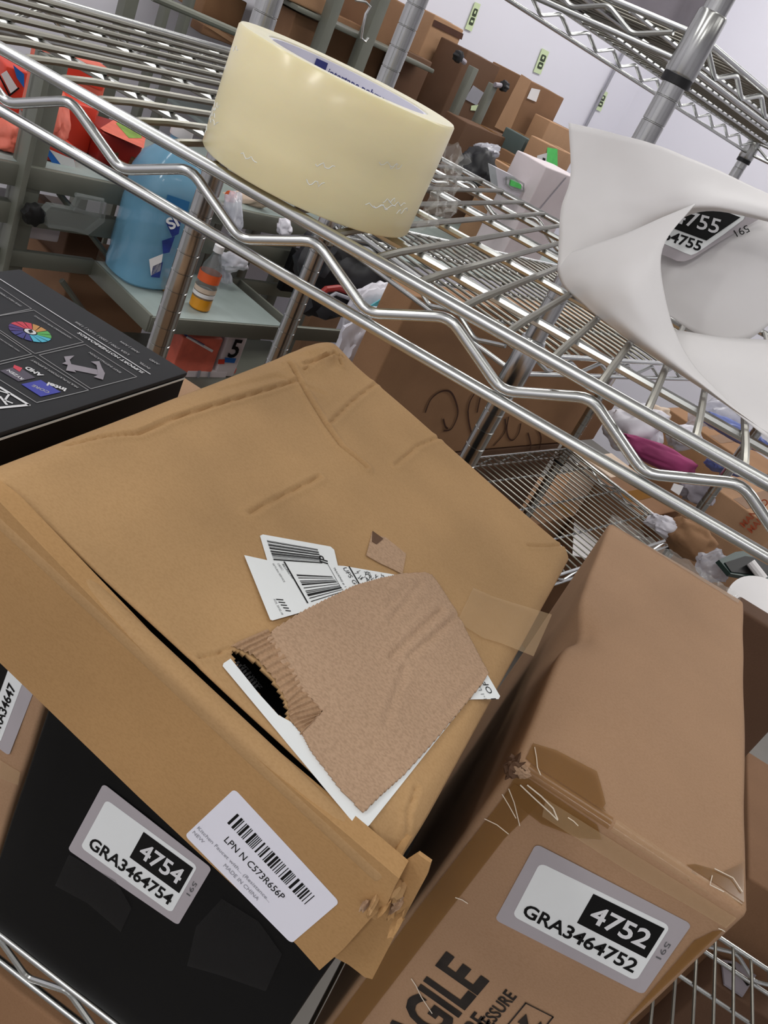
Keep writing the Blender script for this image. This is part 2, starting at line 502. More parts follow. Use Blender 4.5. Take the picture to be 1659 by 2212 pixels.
def wire_shelf(rack, O, ex, ey, L, W, z, pitch=0.0254, phase=0.0, bars=(0.0715, 0.1935, 0.3155, 0.4375), tpitch=0.0795, tphase=0.0,
               rr=0.0034, wr=0.0021, seg=10, tseg=8, drop=0.0300):
    """one shelf of a rack: deck of thin wires across it, crossbars below them, four trussed edges"""
    O = np.array((O[0], O[1], 0.0)); ex = unit(ex); ey = unit(ey)
    P = lambda x, y, zz: O + ex * x + ey * y + np.array((0, 0, zz))
    mb = MB()
    x = phase
    while x < L - 0.01:
        if x > 0.01:
            mb.tube([P(x, 0.0, z - 0.001), P(x, 0.006, z + 0.0012), P(x, 0.03, z + 0.0022), P(x, W / 2, z + 0.0024), P(x, W - 0.03, z + 0.0022), P(x, W - 0.006, z + 0.0012), P(x, W, z - 0.001)], wr, 'wire', seg=8)
        x += pitch
    deck = mb.build('wire_deck', rack, label='thin close-set deck wires')
    for y in bars:
        b = MB(); b.tube([P(0.003, y, z - 0.0022), P(L - 0.003, y, z - 0.0022)], 0.0027, 'chrome', seg=8); b.build('crossbar', deck)
    for zz, nm, r_ in ((z, 'upper_rail', rr), (z - drop, 'lower_rail', rr * 0.94)):
        for a, c in (((0, 0), (L, 0)), ((0, W), (L, W)), ((0, 0), (0, W)), ((L, 0), (L, W))):
            b = MB(); b.tube([P(*a, zz), P(*c, zz)], r_, 'chrome', seg=16); b.build(nm, deck)
    for a, c in (((0, 0), (L, 0)), ((0, W), (L, W)), ((0, 0), (0, W)), ((L, 0), (L, W))):
        p_, q_ = P(*a, 0), P(*c, 0)
        b = MB(); b.tube(zigzag(p_, q_, z - drop + 0.0048, z - 0.0058, tpitch, tphase), 0.0028, 'chrome', seg=tseg); b.build('truss_wire', deck)
    return deck

def post(rack, x, y, z0, z1, r=0.0127, groove=0.0254, gz=0.0):
    prof = [(r * .6, z0), (r, z0 + .002)]
    h = z0 + groove
    while h < z1 - .01:
        prof += [(r, h), (r * 0.93, h + .0006), (r * 0.93, h + .0014), (r, h + .002)]
        h += groove
    prof += [(r, z1 - .002), (r * .6, z1)]
    mb = MB(); mb.lathe(prof, (x, y, 0), 'chrome_post', seg=28)
    return mb.build('post', rack, smooth=25)

def sleeve(pst, x, y, z):
    mb = MB(); mb.lathe([(0.0146, 0.022), (0.0155, 0.020), (0.0166, -0.036), (0.0160, -0.038)], (x, y, z), 'chrome_post', seg=28); mb.build('sleeve', pst)
    mb = MB(); mb.lathe([(0.0158, -0.0385), (0.0160, -0.047), (0.0135, -0.0475)], (x, y, z), 'black_ring', seg=28); mb.build('clip_ring', pst, label='black plastic clip ring')

ZS, ZL = 1.3512, 0.681
AX0, AX1, AW = -0.54, 0.66, 0.536
rackA = thing('wire_shelving_unit', ((AX0 + AX1) / 2, AW / 2, 0), 'near chrome wire shelving unit carrying the tape roll and the large cartons', 'shelving unit')
EX, EY = np.array((1., 0, 0)), np.array((0, 1., 0))
ph = (-0.0085 - AX0) % 0.0254
tp = (-0.0085 - AX0) % 0.0795
wire_shelf(rackA, (AX0, 0), EX, EY, AX1 - AX0, AW, ZS, phase=ph, tphase=tp, seg=20, tseg=14)
wire_shelf(rackA, (AX0, 0), EX, EY, AX1 - AX0, AW, ZL, phase=ph, tphase=(-0.157 - AX0 + .03) % 0.0795, drop=0.033)
for x, y in ((AX0, 0), (AX1, 0), (AX0 + .004, AW - .004), (AX1, AW)):
    p_ = post(rackA, x, y, 0.0, 1.80, r=0.0140)
    sleeve(p_, x, y, ZS); sleeve(p_, x, y, ZL)

P1 = np.array((-0.114, 0.60)); BL_, BW = 1.15, 0.375
BO = P1
rackB = thing('wire_shelving_unit', (BO[0] + UD[0] * BL_ / 2 + VD[0] * BW / 2, BO[1] + UD[1] * BL_ / 2 + VD[1] * BW / 2, 0),
              'chrome wire shelving unit standing askew behind the near one, black ring on its near post', 'shelving unit')
for zz in (1.560, 1.198, 0.735):
    wire_shelf(rackB, BO, UD, VD, BL_, BW, zz, phase=0.0127, bars=(0.09, 0.19, 0.29), tpitch=0.085, tphase=0.03, wr=0.0019, drop=0.026)
for a, b in ((0, 0), (BL_, 0), (0, BW), (BL_, BW)):
    q = BO + UD[:2] * a + VD[:2] * b
    p_ = post(rackB, q[0], q[1], 0.0, 1.86, groove=0.0254)
    for zz in (1.560, 1.198, 0.735): sleeve(p_, q[0], q[1], zz)

# ---------------------------------------------------------------- soft cartons
from mathutils import noise as mn
def soft_box(mb, o, ex, ey, ez, mat, bev=0.004, cuts=6, wob=0.001, seed=0.0, fn=None):
    """carton with slightly rounded edges and a gentle unevenness"""
    o, ex, ey, ez = (np.asarray(q, float) for q in (o, ex, ey, ez))
    L = [np.linalg.norm(q) for q in (ex, ey, ez)]; X, Y, Z = ex / L[0], ey / L[1], ez / L[2]
    bm = bmesh.new(); bmesh.ops.create_cube(bm, size=1.0)
    for v in bm.verts: v.co = Vector(((v.co.x + .5) * L[0], (v.co.y + .5) * L[1], (v.co.z + .5) * L[2]))
    bmesh.ops.bevel(bm, geom=list(bm.edges), offset=bev, segments=3, affect='EDGES', profile=0.5)
    big = [e for e in bm.edges if e.calc_length() > 0.03]
    bmesh.ops.subdivide_edges(bm, edges=big, cuts=cuts, use_grid_fill=True)
    bm.verts.index_update()
    flip = np.cross(X, Y) @ Z < 0
    vs = []
    for v in bm.verts:
        n_ = mn.noise_vector(Vector((v.co.x * 14 + seed, v.co.y * 14, v.co.z * 14)))
        c = np.array(v.co) + np.array(n_) * wob
        if fn: c = fn(c)
        vs.append(o + X * c[0] + Y * c[1] + Z * c[2])
    fs = [tuple(v.index for v in (reversed(f.verts) if flip else f.verts)) for f in bm.faces]
    bm.free()
    mb.add(vs, fs, mat)

def stock_label(parent, fc, outer, inner, num, code, frac=(0, 1)):
    """grey-edged white stock label: block of white figures on black, long code below, pencilled figures on the margin"""
    q = fc.quad(*outer); mb = MB()
    q.rect(mb, 0, 0, 1, 1, 'label_grey', 0.0002, rad=0.035, th=0.0002)
    qi = fc.quad(*inner)
    qi.rect(mb, 0, 0, 1, 1, 'label_white', 0.0006, rad=0.05)
    qi.rect(mb, 0.435, 0.07, 0.975, 0.60, 'ink', 0.0008)
    qi.text(mb, num, 0.49, 0.19, 0.93, 0.49, 'white_ink', 0.0011, bold=0.022)
    qi.text(mb, code, 0.055, 0.68, 0.95, 0.91, 'ink', 0.0010, bold=0.022)
    q.text(mb, '591', 0.935, 0.30, 0.968, 0.52, 'ink_soft', 0.0008, rot=True)
    mb.build('stock_label', parent, label='grey and white stock label %s' % num)

# --- carton 4752
b4752 = thing('cardboard_box', (0.153, 0.28, 0.684), 'tall brown taped carton with label 4752 and FRAGILE print', 'box')
mb = MB()
def dent(c):
    # a pinch along the left top edge
    k = math.exp(-((c[1] - 0.205) / 0.03) ** 2) * math.exp(-((c[0]) / 0.02) ** 2) * math.exp(-((c[2] - 0.42) / 0.03) ** 2)
    c = c.copy(); c[0] += 0.013 * k; c[2] -= 0.009 * k
    return c
soft_box(mb, (0.070, 0.050, 0.6845), (0.166, 0, 0), (0, 0.463, 0), (0, 0, 0.4195), 'brown', bev=0.005, cuts=40, wob=0.0012, fn=dent)
mb.build('carton', b4752)
F47 = Face((0.153, 0.0496, 0.9), (0, -1, 0)); T47 = Face((0.153, 0.3, 1.1045), (0, 0, 1))
stock_label(b4752, F47, ((1158, 1822), (1495, 1996), (1389, 2148), (1069, 1986)), ((1167, 1862), (1449, 1999), (1374, 2118), (1107, 1977)), '4752', 'GRA3464752')
mb = MB()
F47.text(mb, 'FRAGILE', (862, 2344), (1054, 2116), (940, 2020), 'print_black', 0.0004, bold=0.03, hscale=1.15)
F47.text(mb, 'HANDLE WITH CARE', (853, 2463), (1060, 2207), (995, 2135), 'print_black', 0.0004, bold=0.02)
F47.text(mb, 'NO PRESSURE', (1012, 2277), (1117, 2152), (1050, 2090), 'print_black', 0.0004, bold=0.02)
for a, b in (((1098, 2212), (1136, 2166)), ((1136, 2166), (1195, 2196)), ((1098, 2212), (1060, 2260)), ((1060, 2260), (1120, 2290)), ((1120, 2290), (1195, 2196))):
    F47.line(mb, [a, b], 0.0011, 'print_black', 0.0004)
for dx in (0, 32):
    F47.poly(mb, [(1118 + dx, 2207 + dx * .5), (1137 + dx, 2189 + dx * .5), (1143 + dx, 2218 + dx * .5)], 'print_black', 0.0004)
    F47.line(mb, [(1131 + dx, 2208 + dx * .5), (1105 + dx, 2242 + dx * .5)], 0.0028, 'print_black', 0.0004)
mb.build('printed_marks', b4752, label='black worn FRAGILE print with arrows')
# packing tape
def tape_piece(parent, face, px, mat, off=0.0005, name='packing_tape'):
    mb = MB(); face.poly(mb, px, mat, off, 0.00012); return mb.build(name, parent, smooth=0)
def tape47(px, top, mat, off):
    fc = T47 if top else F47
    P = []
    for p in px:
        q = fc.at(p); q[0] = min(max(q[0], .0745), .2315)
        if top: q[1] = max(q[1], .0552)
        else: q[2] = min(q[2], 1.0988)
        P.append(q + fc.n * off)
    mb = MB(); mb.prism(P, fc.n, .00012, mat); return mb.build('packing_tape', b4752, smooth=0)
def edge47(x0, x1, mat, r):
    rows = []
    for k in range(9):
        a = math.pi / 2 * k / 8
        rows.append([(x, .055 - (.005 + r) * math.sin(a) + .0004, 1.099 + (.005 + r) * math.cos(a)) for x in np.linspace(x0, x1, 14)])
    mb = MB(); mb.grid(rows, mat); return mb.build('packing_tape', b4752)
zz = [(1307 - 6 * (k % 2), 1738 + 8 * k) for k in range(7)]
tape47([(1128, 1635), (1150, 1607), (1200, 1622), (1288, 1668), (1300, 1710)] + zz + [(1280, 1795), (1135, 1690)], True, 'pack_tape', 0.0008)
tape47([(1560, 1885), (1612, 1868), (1614, 1975), (1480, 1885), (1500, 1868)], True, 'pack_tape', 0.0008)
tape47([(1120, 1662), (1290, 1780), (1300, 1812), (1250, 1808), (1170, 1778), (1090, 1716)], False, 'pack_tape', 0.0008)
tape47([(1112, 1690), (1172, 1728), (1090, 1810), (780, 2212), (706, 2212), (900, 1960)], False, 'pack_tape', 0.0012)
tape47([(1500, 2030), (1540, 2010), (1590, 2025), (1430, 2200), (1380, 2240), (1330, 2240)], False, 'pack_tape', 0.0008)
tape47([(1180, 1722), (1600, 1985), (1590, 2015), (1500, 1960), (1360, 1880), (1172, 1760)], False, 'pack_clear', 0.0016)
edge47(.079, .140, 'pack_tape', .0007); edge47(.142, .229, 'pack_clear', .0009); edge47(.196, .231, 'pack_tape', .0007)
for k, (ax_, pts_) in enumerate(((1, [(1152, 1618), (1156, 1640), (1158, 1662), (1165, 1678)]), (0, [(1125, 1692), (1160, 1725), (1190, 1752), (1206, 1768)]), (0, [(1140, 1692), (1170, 1716), (1196, 1742), (1206, 1766)]),
        (0, [(1228, 1762), (1240, 1770), (1250, 1780)]), (0, [(1086, 1712), (1100, 1735), (1116, 1764)]), (0, [(1100, 1700), (1112, 1730), (1124, 1780)]), (0, [(1048, 1765), (1075, 1778), (1100, 1798)]), (1, [(1535, 1895), (1530, 1915), (1560, 1930)]), (1, [(1540, 1880), (1580, 1900), (1600, 1930)]),
        (0, [(890, 2110), (900, 2125), (912, 2150), (935, 2185)]), (0, [(985, 1935), (1000, 1940), (1012, 1948)]), (0, [(1552, 2001), (1560, 2004), (1566, 2008)]))):
    fc = T47 if ax_ else F47
    mb = MB(); mb.tube([fc.at(p_) + fc.n * .0018 for p_ in pts_], .00035 if k not in (1, 2) else .0005, 'glint', 6); mb.build('tape_wrinkle_glint', b4752)  # thin raised ridges, coloured pale as glints on the tape
# crumpled film along the far top edge
A_, B_ = T47.at((1314, 1124)), T47.at((1594, 1300))
rows = []
for i in range(8):
    rows.append([A_ + (B_ - A_) * (j / 59) + np.array((0, -.006 + .0022 * i, .0012 + .004 * (i / 7) * (1 + mn.noise(Vector((j * .35, i * .3, 0))))))
                 + .0022 * np.array(mn.noise_vector(Vector((j * .45, i * .5, 2)))) * (.3 + i / 7) for j in range(60)])
mb = MB(); mb.grid(rows, 'film'); mb.build('packing_tape', b4752, label='crumpled clear tape along the far edge', smooth=20)
# torn corner
def blob(mb, c, dims, mat, seed=0, amp=0.25, freq=2.0, sub=3, frame=None, sharp=1.0, floor=None):
    bm = bmesh.new(); bmesh.ops.create_icosphere(bm, subdivisions=sub, radius=1.0)
    fr = frame or (np.array((1., 0, 0)), np.array((0, 1., 0)), np.array((0, 0, 1.)))
    bm.verts.index_update()
    vs = []
    for v in bm.verts:
        p = v.co
        d = mn.turbulence_vector(p * freq + Vector((seed * 3.1, seed * 1.7, 0)), 3, False)
        r_ = 1 + amp * (mn.noise(p * freq + Vector((seed, 0, seed))) + 0.5 * mn.noise(p * freq * 2.7 + Vector((0, seed, 0))))
        # squarish body reads as a stuffed bag
        q = np.array([math.copysign(abs(k) ** sharp, k) for k in p]) * r_ * dims
        w_ = np.asarray(c) + fr[0] * q[0] + fr[1] * q[1] + fr[2] * q[2]
        if floor is not None: w_[2] = max(w_[2], floor)
        vs.append(w_)
    fs = [tuple(v.index for v in f.verts) for f in bm.faces]
    bm.free(); mb.add(vs, fs, mat); return mb
mb = MB(); blob(mb, (0.0715, 0.0525, 1.097), (0.006, 0.006, 0.008), 'brown4', 3, 0.7, 3.0)
blob(mb, (0.0765, 0.0495, 1.100), (0.006, 0.003, 0.004), 'liner', 5, 0.7, 3.0)
mb.build('torn_corner', b4752, label='dark torn corner')

# --- black carton 4754
bBlk = thing('black_box', (-0.0865, 0.2, 0.684), 'glossy black carton with label 4754 at the shelf edge', 'box')
mb = MB(); soft_box(mb, (-0.2285, -0.001, 0.6845), (0.2705, 0, 0), (0, 0.36, 0), (0, 0, 0.352), 'black_box', bev=0.003, cuts=12, wob=0.0008)
mb.build('carton', bBlk)
FB4 = Face((-.08, -0.0016, 0.8), (0, -1, 0))
stock_label(bBlk, FB4, ((224, 1692), (458, 1875), (385, 1998), (147, 1835)), ((231, 1726), (428, 1870), (371, 1971), (175, 1829)), '4754', 'GRA3464754')
tape_piece(bBlk, FB4, [(150, 1845), (250, 1900), (285, 1960), (262, 2012), (190, 1950), (120, 1912)], 'film_dark', 0.0005)
tape_piece(bBlk, FB4, [(480, 1940), (560, 1990), (610, 2060), (575, 2140), (475, 2105), (405, 2085), (425, 2000)], 'film_dark', 0.0005)

# --- brown carton at the left, label reading upwards
bLft = thing('cardboard_box', (-0.40, 0.21, 0.684), 'brown carton at the far left with a label reading GRA34647', 'box')
mb = MB(); soft_box(mb, (-0.56, 0.020, 0.6845), (0.317, 0, 0), (0, 0.38, 0), (0, 0, 0.3510), 'brown', bev=0.004, cuts=10, wob=0.0012, seed=4)
mb.build('carton', bLft)
FL = Face((-.4, 0.0196, 0.9), (0, -1, 0))
a0 = FL.at((20, 1632)); up = unit(FL.at((73, 1495)) - a0); lf = np.array((-1., 0, 0))
LL, LS = 0.1016, 0.056
c0 = a0 + up * LL
q = Quad([a0 + lf * LS, c0 + lf * LS, c0, a0], FL.n)
mb = MB()
q.rect(mb, 0, 0, 1, 1, 'label_grey', 0.0002, rad=0.035, th=0.0002)
q.rect(mb, .07, .16, .93, .80, 'label_white', 0.0006, rad=0.03)
q.rect(mb, .45, .20, .91, .53, 'ink', 0.0008)
q.text(mb, 'GRA34647', .11, .60, .70, .74, 'ink', 0.0010, bold=0.022)
mb.build('stock_label', bLft, label='grey and white stock label reading upwards')
tape_piece(bLft, FL, [(0, 1640), (45, 1668), (40, 1695), (0, 1680)], 'pack_clear', 0.0005)

# --- black printed carton (cooler)
bCol = thing('printed_black_box', (-0.3875, 0.06, 1.036), 'flat black printed carton listing supported motherboards with a colour wheel', 'box')
mb = MB()
mb.rbox((-0.475, -0.06, 1.0365), (0.175, 0, 0), (0, 0.233, 0), (0, 0, 0.1155), 'cooler_side', bev=0.002)
mb.build('carton', bCol)
mb = MB()
mb.rbox((-0.4755, -0.0605, 1.1525), (0.176, 0, 0), (0, 0.234, 0), (0, 0, 0.0040), 'cooler_black', bev=0.0015)
mb.build('lid', bCol)
TC = Face((-0.3, 0.1, 1.1566), (0, 0, 1))
mb = MB()
L_ = lambda pts, w_=0.0006, mt='line_ink': TC.line(mb, pts, w_, mt)
L_([(0, 604), (324, 809)], 0.0011, 'white_ink')
L_([(0, 622), (68, 668), (0, 682)]); L_([(0, 683), (73, 671), (180, 740), (75, 765), (0, 715)])
L_([(184, 745), (84, 768), (196, 841), (295, 815), (184, 745)])
L_([(0, 720), (68, 766), (0, 782)]); L_([(0, 788), (73, 770), (191, 844), (79, 871), (0, 822)])
W_ = lambda s_, p, q_, u, mt='white_ink', b=0.02, h=1.0: TC.text(mb, s_, p, q_, u, mt, bold=b, hscale=h)
W_('SUPPORT MOTHERBOARDS', (312, 806), (172, 719), (300, 840), h=1.0)
W_('AMD', (345, 788), (325, 776), (335, 812), 'line_ink'); W_('AM5 | AM4', (302, 763), (262, 738), (290, 790), 'line_ink')
W_('INTEL', (325, 797), (303, 783), (310, 820), 'line_ink'); W_('LGA 1700 | 1200 | 115X | 1366', (280, 767), (165, 696), (265, 790), 'line_ink')
W_('EASY INSTALLATION', (262, 806), (195, 762), (255, 830), 'line_ink')
W_('MULTI-PLATFORM SUPPORT', (170, 838), (70, 778), (160, 860), 'line_ink')
W_('ADDRESSABLE RGB LIGHTING', (156, 732), (76, 683), (148, 750), 'line_ink')
W_('FIVE HEAT PIPES', (47, 662), (0, 632), (40, 680), 'line_ink')
W_('HIGH AIRFLOW FAN', (43, 760), (0, 732), (35, 780), 'line_ink')
W_('AMD', (95, 812), (60, 793), (88, 830), b=0.04, h=1.1); W_('intel', (144, 841), (104, 827), (138, 860), b=0.04)
TC.poly(mb, [(38, 792), (76, 817), (40, 825), (0, 802)], 'chip_grey'); TC.poly(mb, [(30, 790), (48, 797), (42, 805), (28, 796)], 'rainbow_r', 0.0006)
W_('RYZEN', (52, 820), (20, 800), (48, 828), 'white_ink')
TC.poly(mb, [(88, 822), (131, 848), (88, 858), (46, 831)], 'chip_blue')
W_('CORE', (108, 848), (72, 832), (104, 858), 'line_ink', .03)
L_([(0, 882), (62, 876), (0, 838)], 0.0022, 'white_ink'); L_([(14, 875), (0, 858)], 0.0016, 'white_ink'); L_([(0, 846), (20, 852), (10, 866), (26, 872)], 0.0014, 'white_ink')
# colour wheel
cc = TC.at((65, 718)); rx = np.linalg.norm(TC.at((110, 733)) - cc)
names = ['rainbow_c', 'rainbow_c', 'rainbow_g', 'rainbow_g', 'rainbow_o', 'rainbow_o', 'rainbow_r', 'rainbow_r', 'rainbow_r', 'rainbow_v', 'rainbow_v', 'rainbow_b', 'rainbow_b', 'rainbow_b', 'rainbow_c']
nb = len(names)
for k, nm in enumerate(names):
    t0 = -0.5 + 2 * math.pi * k / nb; t1 = t0 + 2 * math.pi / nb * 0.86
    pt = lambda r_, t: cc + np.array((math.cos(t), math.sin(t), 0)) * r_ * rx + np.array((0, 0, .0005))
    ring = [pt(.34, t0), pt(.34, t1)] + [pt(1, t1 + .25 - j * .1) for j in range(4)]
    mb.add([pt(.34, t0), pt(1, t0 + .25), pt(1, (t0 + t1) / 2 + .25), pt(1, t1 + .25), pt(.34, t1)], [(0, 1, 2, 3, 4)], nm)
mb.add([cc + np.array((math.cos(t), math.sin(t), 0)) * rx * .28 + np.array((0, 0, .0007)) for t in np.linspace(0, 2 * math.pi, 20, False)], [tuple(range(20))], 'white_ink')
TC.poly(mb, [(60, 716), (67, 714), (71, 720), (64, 722)], 'ink', 0.001, 0.0001)
# mounting bracket picture
TC.poly(mb, [(150, 787), (212, 800), (216, 812), (152, 799)], 'bracket'); TC.poly(mb, [(138, 772), (160, 770), (150, 779), (157, 798), (164, 806), (142, 802), (146, 790), (134, 787), (142, 783)], 'bracket', 0.0006)
TC.poly(mb, [(196, 783), (214, 782), (219, 795), (226, 808), (222, 822), (202, 816), (212, 811), (208, 790)], 'bracket', 0.0006)
mb.build('printed_top', bCol, label='white and coloured print on the lid')
mb = MB(); mb.rbox((-0.2996, -0.058, 1.1505), (0.0004, 0, 0), (0, 0.229, 0), (0, 0, 0.0016), 'label_white', bev=0); mb.build('lid_edge', bCol, label='thin white board edge')

# ---------------------------------------------------------------- the big flat carton (tilted, torn lid)
FO = np.array((-0.236728, -0.111039, 1.196546))
FM = np.array(((0.982687, 0.022594, 0.183892), (-0.013844, 0.998716, -0.048725), (-0.184757, 0.045336, 0.981738)))
fx, fy, fz = FM[:, 0], FM[:, 1], FM[:, 2]
fl = lambda x, y, z=0.0: FO + fx * x + fy * y + fz * z
bF = thing('mailer_box', fl(0.136, 0.178, -0.10), 'large flat brown mailer carton with a torn lid and shipping label scraps', 'box')
TF = Face(FO, fz)
FF = Face(fl(0, -0.0130), -fy)
def floc(px):
    q = FM.T @ (TF.at(px) - FO); return q[:2]
def inpoly(x, y, P):
    c = False; j = len(P) - 1
    for i in range(len(P)):
        if (P[i][1] > y) != (P[j][1] > y) and x < (P[j][0] - P[i][0]) * (y - P[i][1]) / (P[j][1] - P[i][1]) + P[i][0]: c = not c
        j = i
    return c
def segd(p, a, b):
    ab = b - a; t = np.clip(((p - a) @ ab) / (ab @ ab), 0, 1)
    return np.sqrt(((p - (a + t[:, None] * ab)) ** 2).sum(1))
creases = [([(150, 952), (230, 939), (300, 936), (370, 905), (480, 870), (640, 822)], .0016, .0018),
           ([(626, 785), (650, 830), (700, 915), (735, 965), (790, 1010)], .0024, .0022),
           ([(712, 915), (760, 868), (812, 828)], .0012, .002), ([(855, 1005), (900, 965), (965, 938)], .0010, .002),
           ([(540, 1108), (600, 1075), (690, 1030)], .0012, .002), ([(1140, 1178), (1180, 1180), (1225, 1176)], .0012, .0015),
           ([(430, 1420), (470, 1412), (497, 1398)], .0010, .0012), ([(655, 790), (720, 770), (735, 790)], .0016, .0016),
           ([(655, 800), (700, 775), (738, 776)], .0012, .0012), ([(900, 1700), (885, 1750), (893, 1790)], .0010, .0016),
           ([(480, 840), (600, 812), (700, 850)], .0007, .003)]
hole = [floc(p) for p in ((498, 1403), (530, 1412), (560, 1432), (585, 1462), (604, 1486), (622, 1528), (621, 1553), (600, 1545), (560, 1500), (520, 1450))]
res_ = 0.0015
xs = np.arange(-0.006, 0.2735, res_); ys = np.arange(0.0010, 0.3655, res_)
GX, GY = np.meshgrid(xs, ys)
pts = np.stack([GX.ravel(), GY.ravel()], 1)
H = np.zeros(len(pts))
for px_, dpt, wd in creases:
    pl = [np.array(floc(p)) for p in px_]
    d = np.min([segd(pts, a, b) for a, b in zip(pl[:-1], pl[1:])], 0)
    dpt *= 1.25; wd *= .75; H -= dpt * np.exp(-(d / wd) ** 2)
    H += dpt * 0.5 * np.exp(-((d - 2.2 * wd) / (1.5 * wd)) ** 2)
ex_ = np.clip((0.012 - pts[:, 0]) / 0.018, 0, 1); H -= 0.010 * ex_ ** 2
ex_ = np.clip((pts[:, 0] - 0.262) / 0.0115, 0, 1); H -= 0.006 * ex_ ** 2
ex_ = np.clip((pts[:, 1] - 0.360) / 0.0055, 0, 1); H -= 0.003 * ex_ ** 2
ex_ = np.clip((0.003 - pts[:, 1]) / 0.003, 0, 1); H -= 0.0025 * ex_ ** 2
k_ = np.exp(-(((pts[:, 0] - 0.010) / .016) ** 2 + ((pts[:, 1] - 0.335) / .03) ** 2)); H += 0.006 * k_
k_ = np.exp(-(((pts[:, 0] - 0.268) / .012) ** 2 + ((pts[:, 1] - 0.004) / .018) ** 2)); H -= 0.007 * k_
for i, p in enumerate(pts):
    H[i] += 0.0009 * mn.noise(Vector((p[0] * 16, p[1] * 16, 1.0))) + (0.0016 * k_[i] * mn.noise(Vector((p[0] * 160, p[1] * 160, 2.0))))
    H[i] += 0.004 * math.exp(-(((p[0] - .012) / .016) ** 2 + ((p[1] - .33) / .028) ** 2)) * mn.noise(Vector((p[0] * 110, p[1] * 50, 5.0)))
nr, nc = GX.shape
V = [fl(p[0], p[1], h) for p, h in zip(pts, H)]
fs = []
for i in range(nr - 1):
    for j in range(nc - 1):
        if inpoly(xs[j] + res_ / 2 + .0006 * mn.noise(Vector((j * .7, i * .7, 0))), ys[i] + res_ / 2, hole): continue
        fs.append((i * nc + j, i * nc + j + 1, (i + 1) * nc + j + 1, (i + 1) * nc + j))
mb = MB(); mb.add(V, fs, 'kraft')
lid = mb.build('lid', bF, label='kraft lid with creases and a torn hole', smooth=60)
md = lid.modifiers.new('board', 'SOLIDIFY'); md.thickness = 0.0022; md.offset = -1
mb = MB()
T_ = 0.004
mb.rbox(fl(0, 0, -.100), fx * T_, fy * .357, fz * .090, 'kraft_side', bev=.001)
mb.rbox(fl(.2675, 0.004, -.100), fx * T_, fy * .353, fz * .094, 'kraft_side', bev=.001)
mb.rbox(fl(0, .3555, -.100), fx * .2715, fy * T_, fz * .0965, 'kraft_side', bev=.001)
mb.rbox(fl(.002, .004, -.0965), fx * .268, fy * .352, fz * .003, 'kraft_side', bev=.001)
mb.build('carton', bF)
mb = MB(); mb.rbox(fl(.006, .004, -.094), fx * .258, fy * .348, fz * .055, 'inside', bev=.004); mb.build('dark_filler', bF, label='black block added to darken the inside behind the tear')  # added block that puts the carton's inner darkness into colour
# front wall: rolled double board
mb = MB()
FF.poly(mb, [(-40, 1055), (0, 1085), (420, 1523), (862, 1898), (853, 1914), (838, 1950), (800, 1985), (742, 2050), (690, 2096), (640, 2040), (300, 1722), (0, 1432), (-40, 1395)], 'kraft_side', -0.0115, 0.0115)
mb.rbox(fl(-.022, -.0132, -.013), fx * .2935, fy * .0116, fz * .0134, 'kraft', bev=.0052, seg=4)
mb.build('front_wall', bF)
mb = MB()
FF.poly(mb, [(842, 1912), (880, 1888), (908, 1908), (900, 1935), (850, 2028), (781, 2161), (764, 2156), (728, 2128), (676, 2100)], 'kraft_side', -0.0150, 0.0022)
mb.build('side_flap', bF)
mb = MB()
for k in range(16):
    rn = random.Random(k)
    blob(mb, fl(.276 + rn.uniform(-.009, .012), -.012 + rn.uniform(-.005, .014), -.020 + rn.uniform(-.012, .010)), (rn.uniform(.002, .0045), rn.uniform(.004, .008), rn.uniform(.002, .004)), rn.choice(('kraft', 'liner', 'kraft_side')), k, 0.6, 2.5, 2, frame=(unit((rn.uniform(-1, 1), rn.uniform(-1, 1), rn.uniform(-1, 1))), fy, fz))
mb.build('crushed_corner', bF, label='crushed frayed corner')
# shipping label under the tear, and its scraps
mb = MB()
p0, p1, p2 = TF.at((480, 1435)), TF.at((780, 1795)), TF.at((1080, 1510))
q = Quad([p1, p2, p2 + p0 - p1, p0], fz)
TF.poly(mb, [(480, 1440), (482, 1434), (497, 1424), (519, 1451), (559, 1501), (600, 1546), (626, 1560), (700, 1640), (782, 1740), (1010, 1500), (1050, 1455), (1079, 1505), (1076, 1511), (1012, 1512), (797, 1783), (784, 1795), (776, 1795)], 'label_white', 0.0004, 0.0002)
TF.text(mb, '1 OF 1', (1070, 1512), (1044, 1462), (1010, 1500), 'ink', 0.0009)
TF.text(mb, '1-1 LBS', (1050, 1512), (1030, 1475), (1000, 1500), 'ink_soft', 0.0009)
TF.text(mb, 'MT B WXYZ', (522, 1440), (560, 1490), (540, 1425), 'ink', 0.0009)
for k in range(9):
    TF.line(mb, [(509 + k * 5, 1436 + k * 6.3), (514 + k * 5, 1432 + k * 6.3)], .0012, 'ink', .0008)
mb.build('shipping_label', bF, label='white shipping label showing along two torn edges')
mb = MB()
TF.poly(mb, [(560, 1160), (566, 1157), (712, 1183), (720, 1190), (728, 1225), (735, 1250), (588, 1255)], 'label_white', 0.0009, 0.0002)
a_, b_, c_, d_ = (574, 1170), (684, 1189), (695, 1222), (590, 1216)
qq = TF.quad(a_, b_, c_, d_)
qq.bars(mb, 0, 0, 1, 1, 13, 'ink', 3, 0.0013, along='b')
TF.text(mb, 'IP', (706, 1222), (704, 1207), (690, 1218), 'ink', 0.0013, bold=.02)
mb.build('label_scrap', bF, label='white scrap of label with a barcode')
mb = MB()
TF.poly(mb, [(525, 1203), (575, 1214), (640, 1220), (740, 1226), (858, 1246), (858, 1250), (740, 1300), (586, 1344), (581, 1342)], 'label_white', 0.0014, 0.0002)
qq = TF.quad((637, 1245), (714, 1249), (742, 1282), (670, 1306))
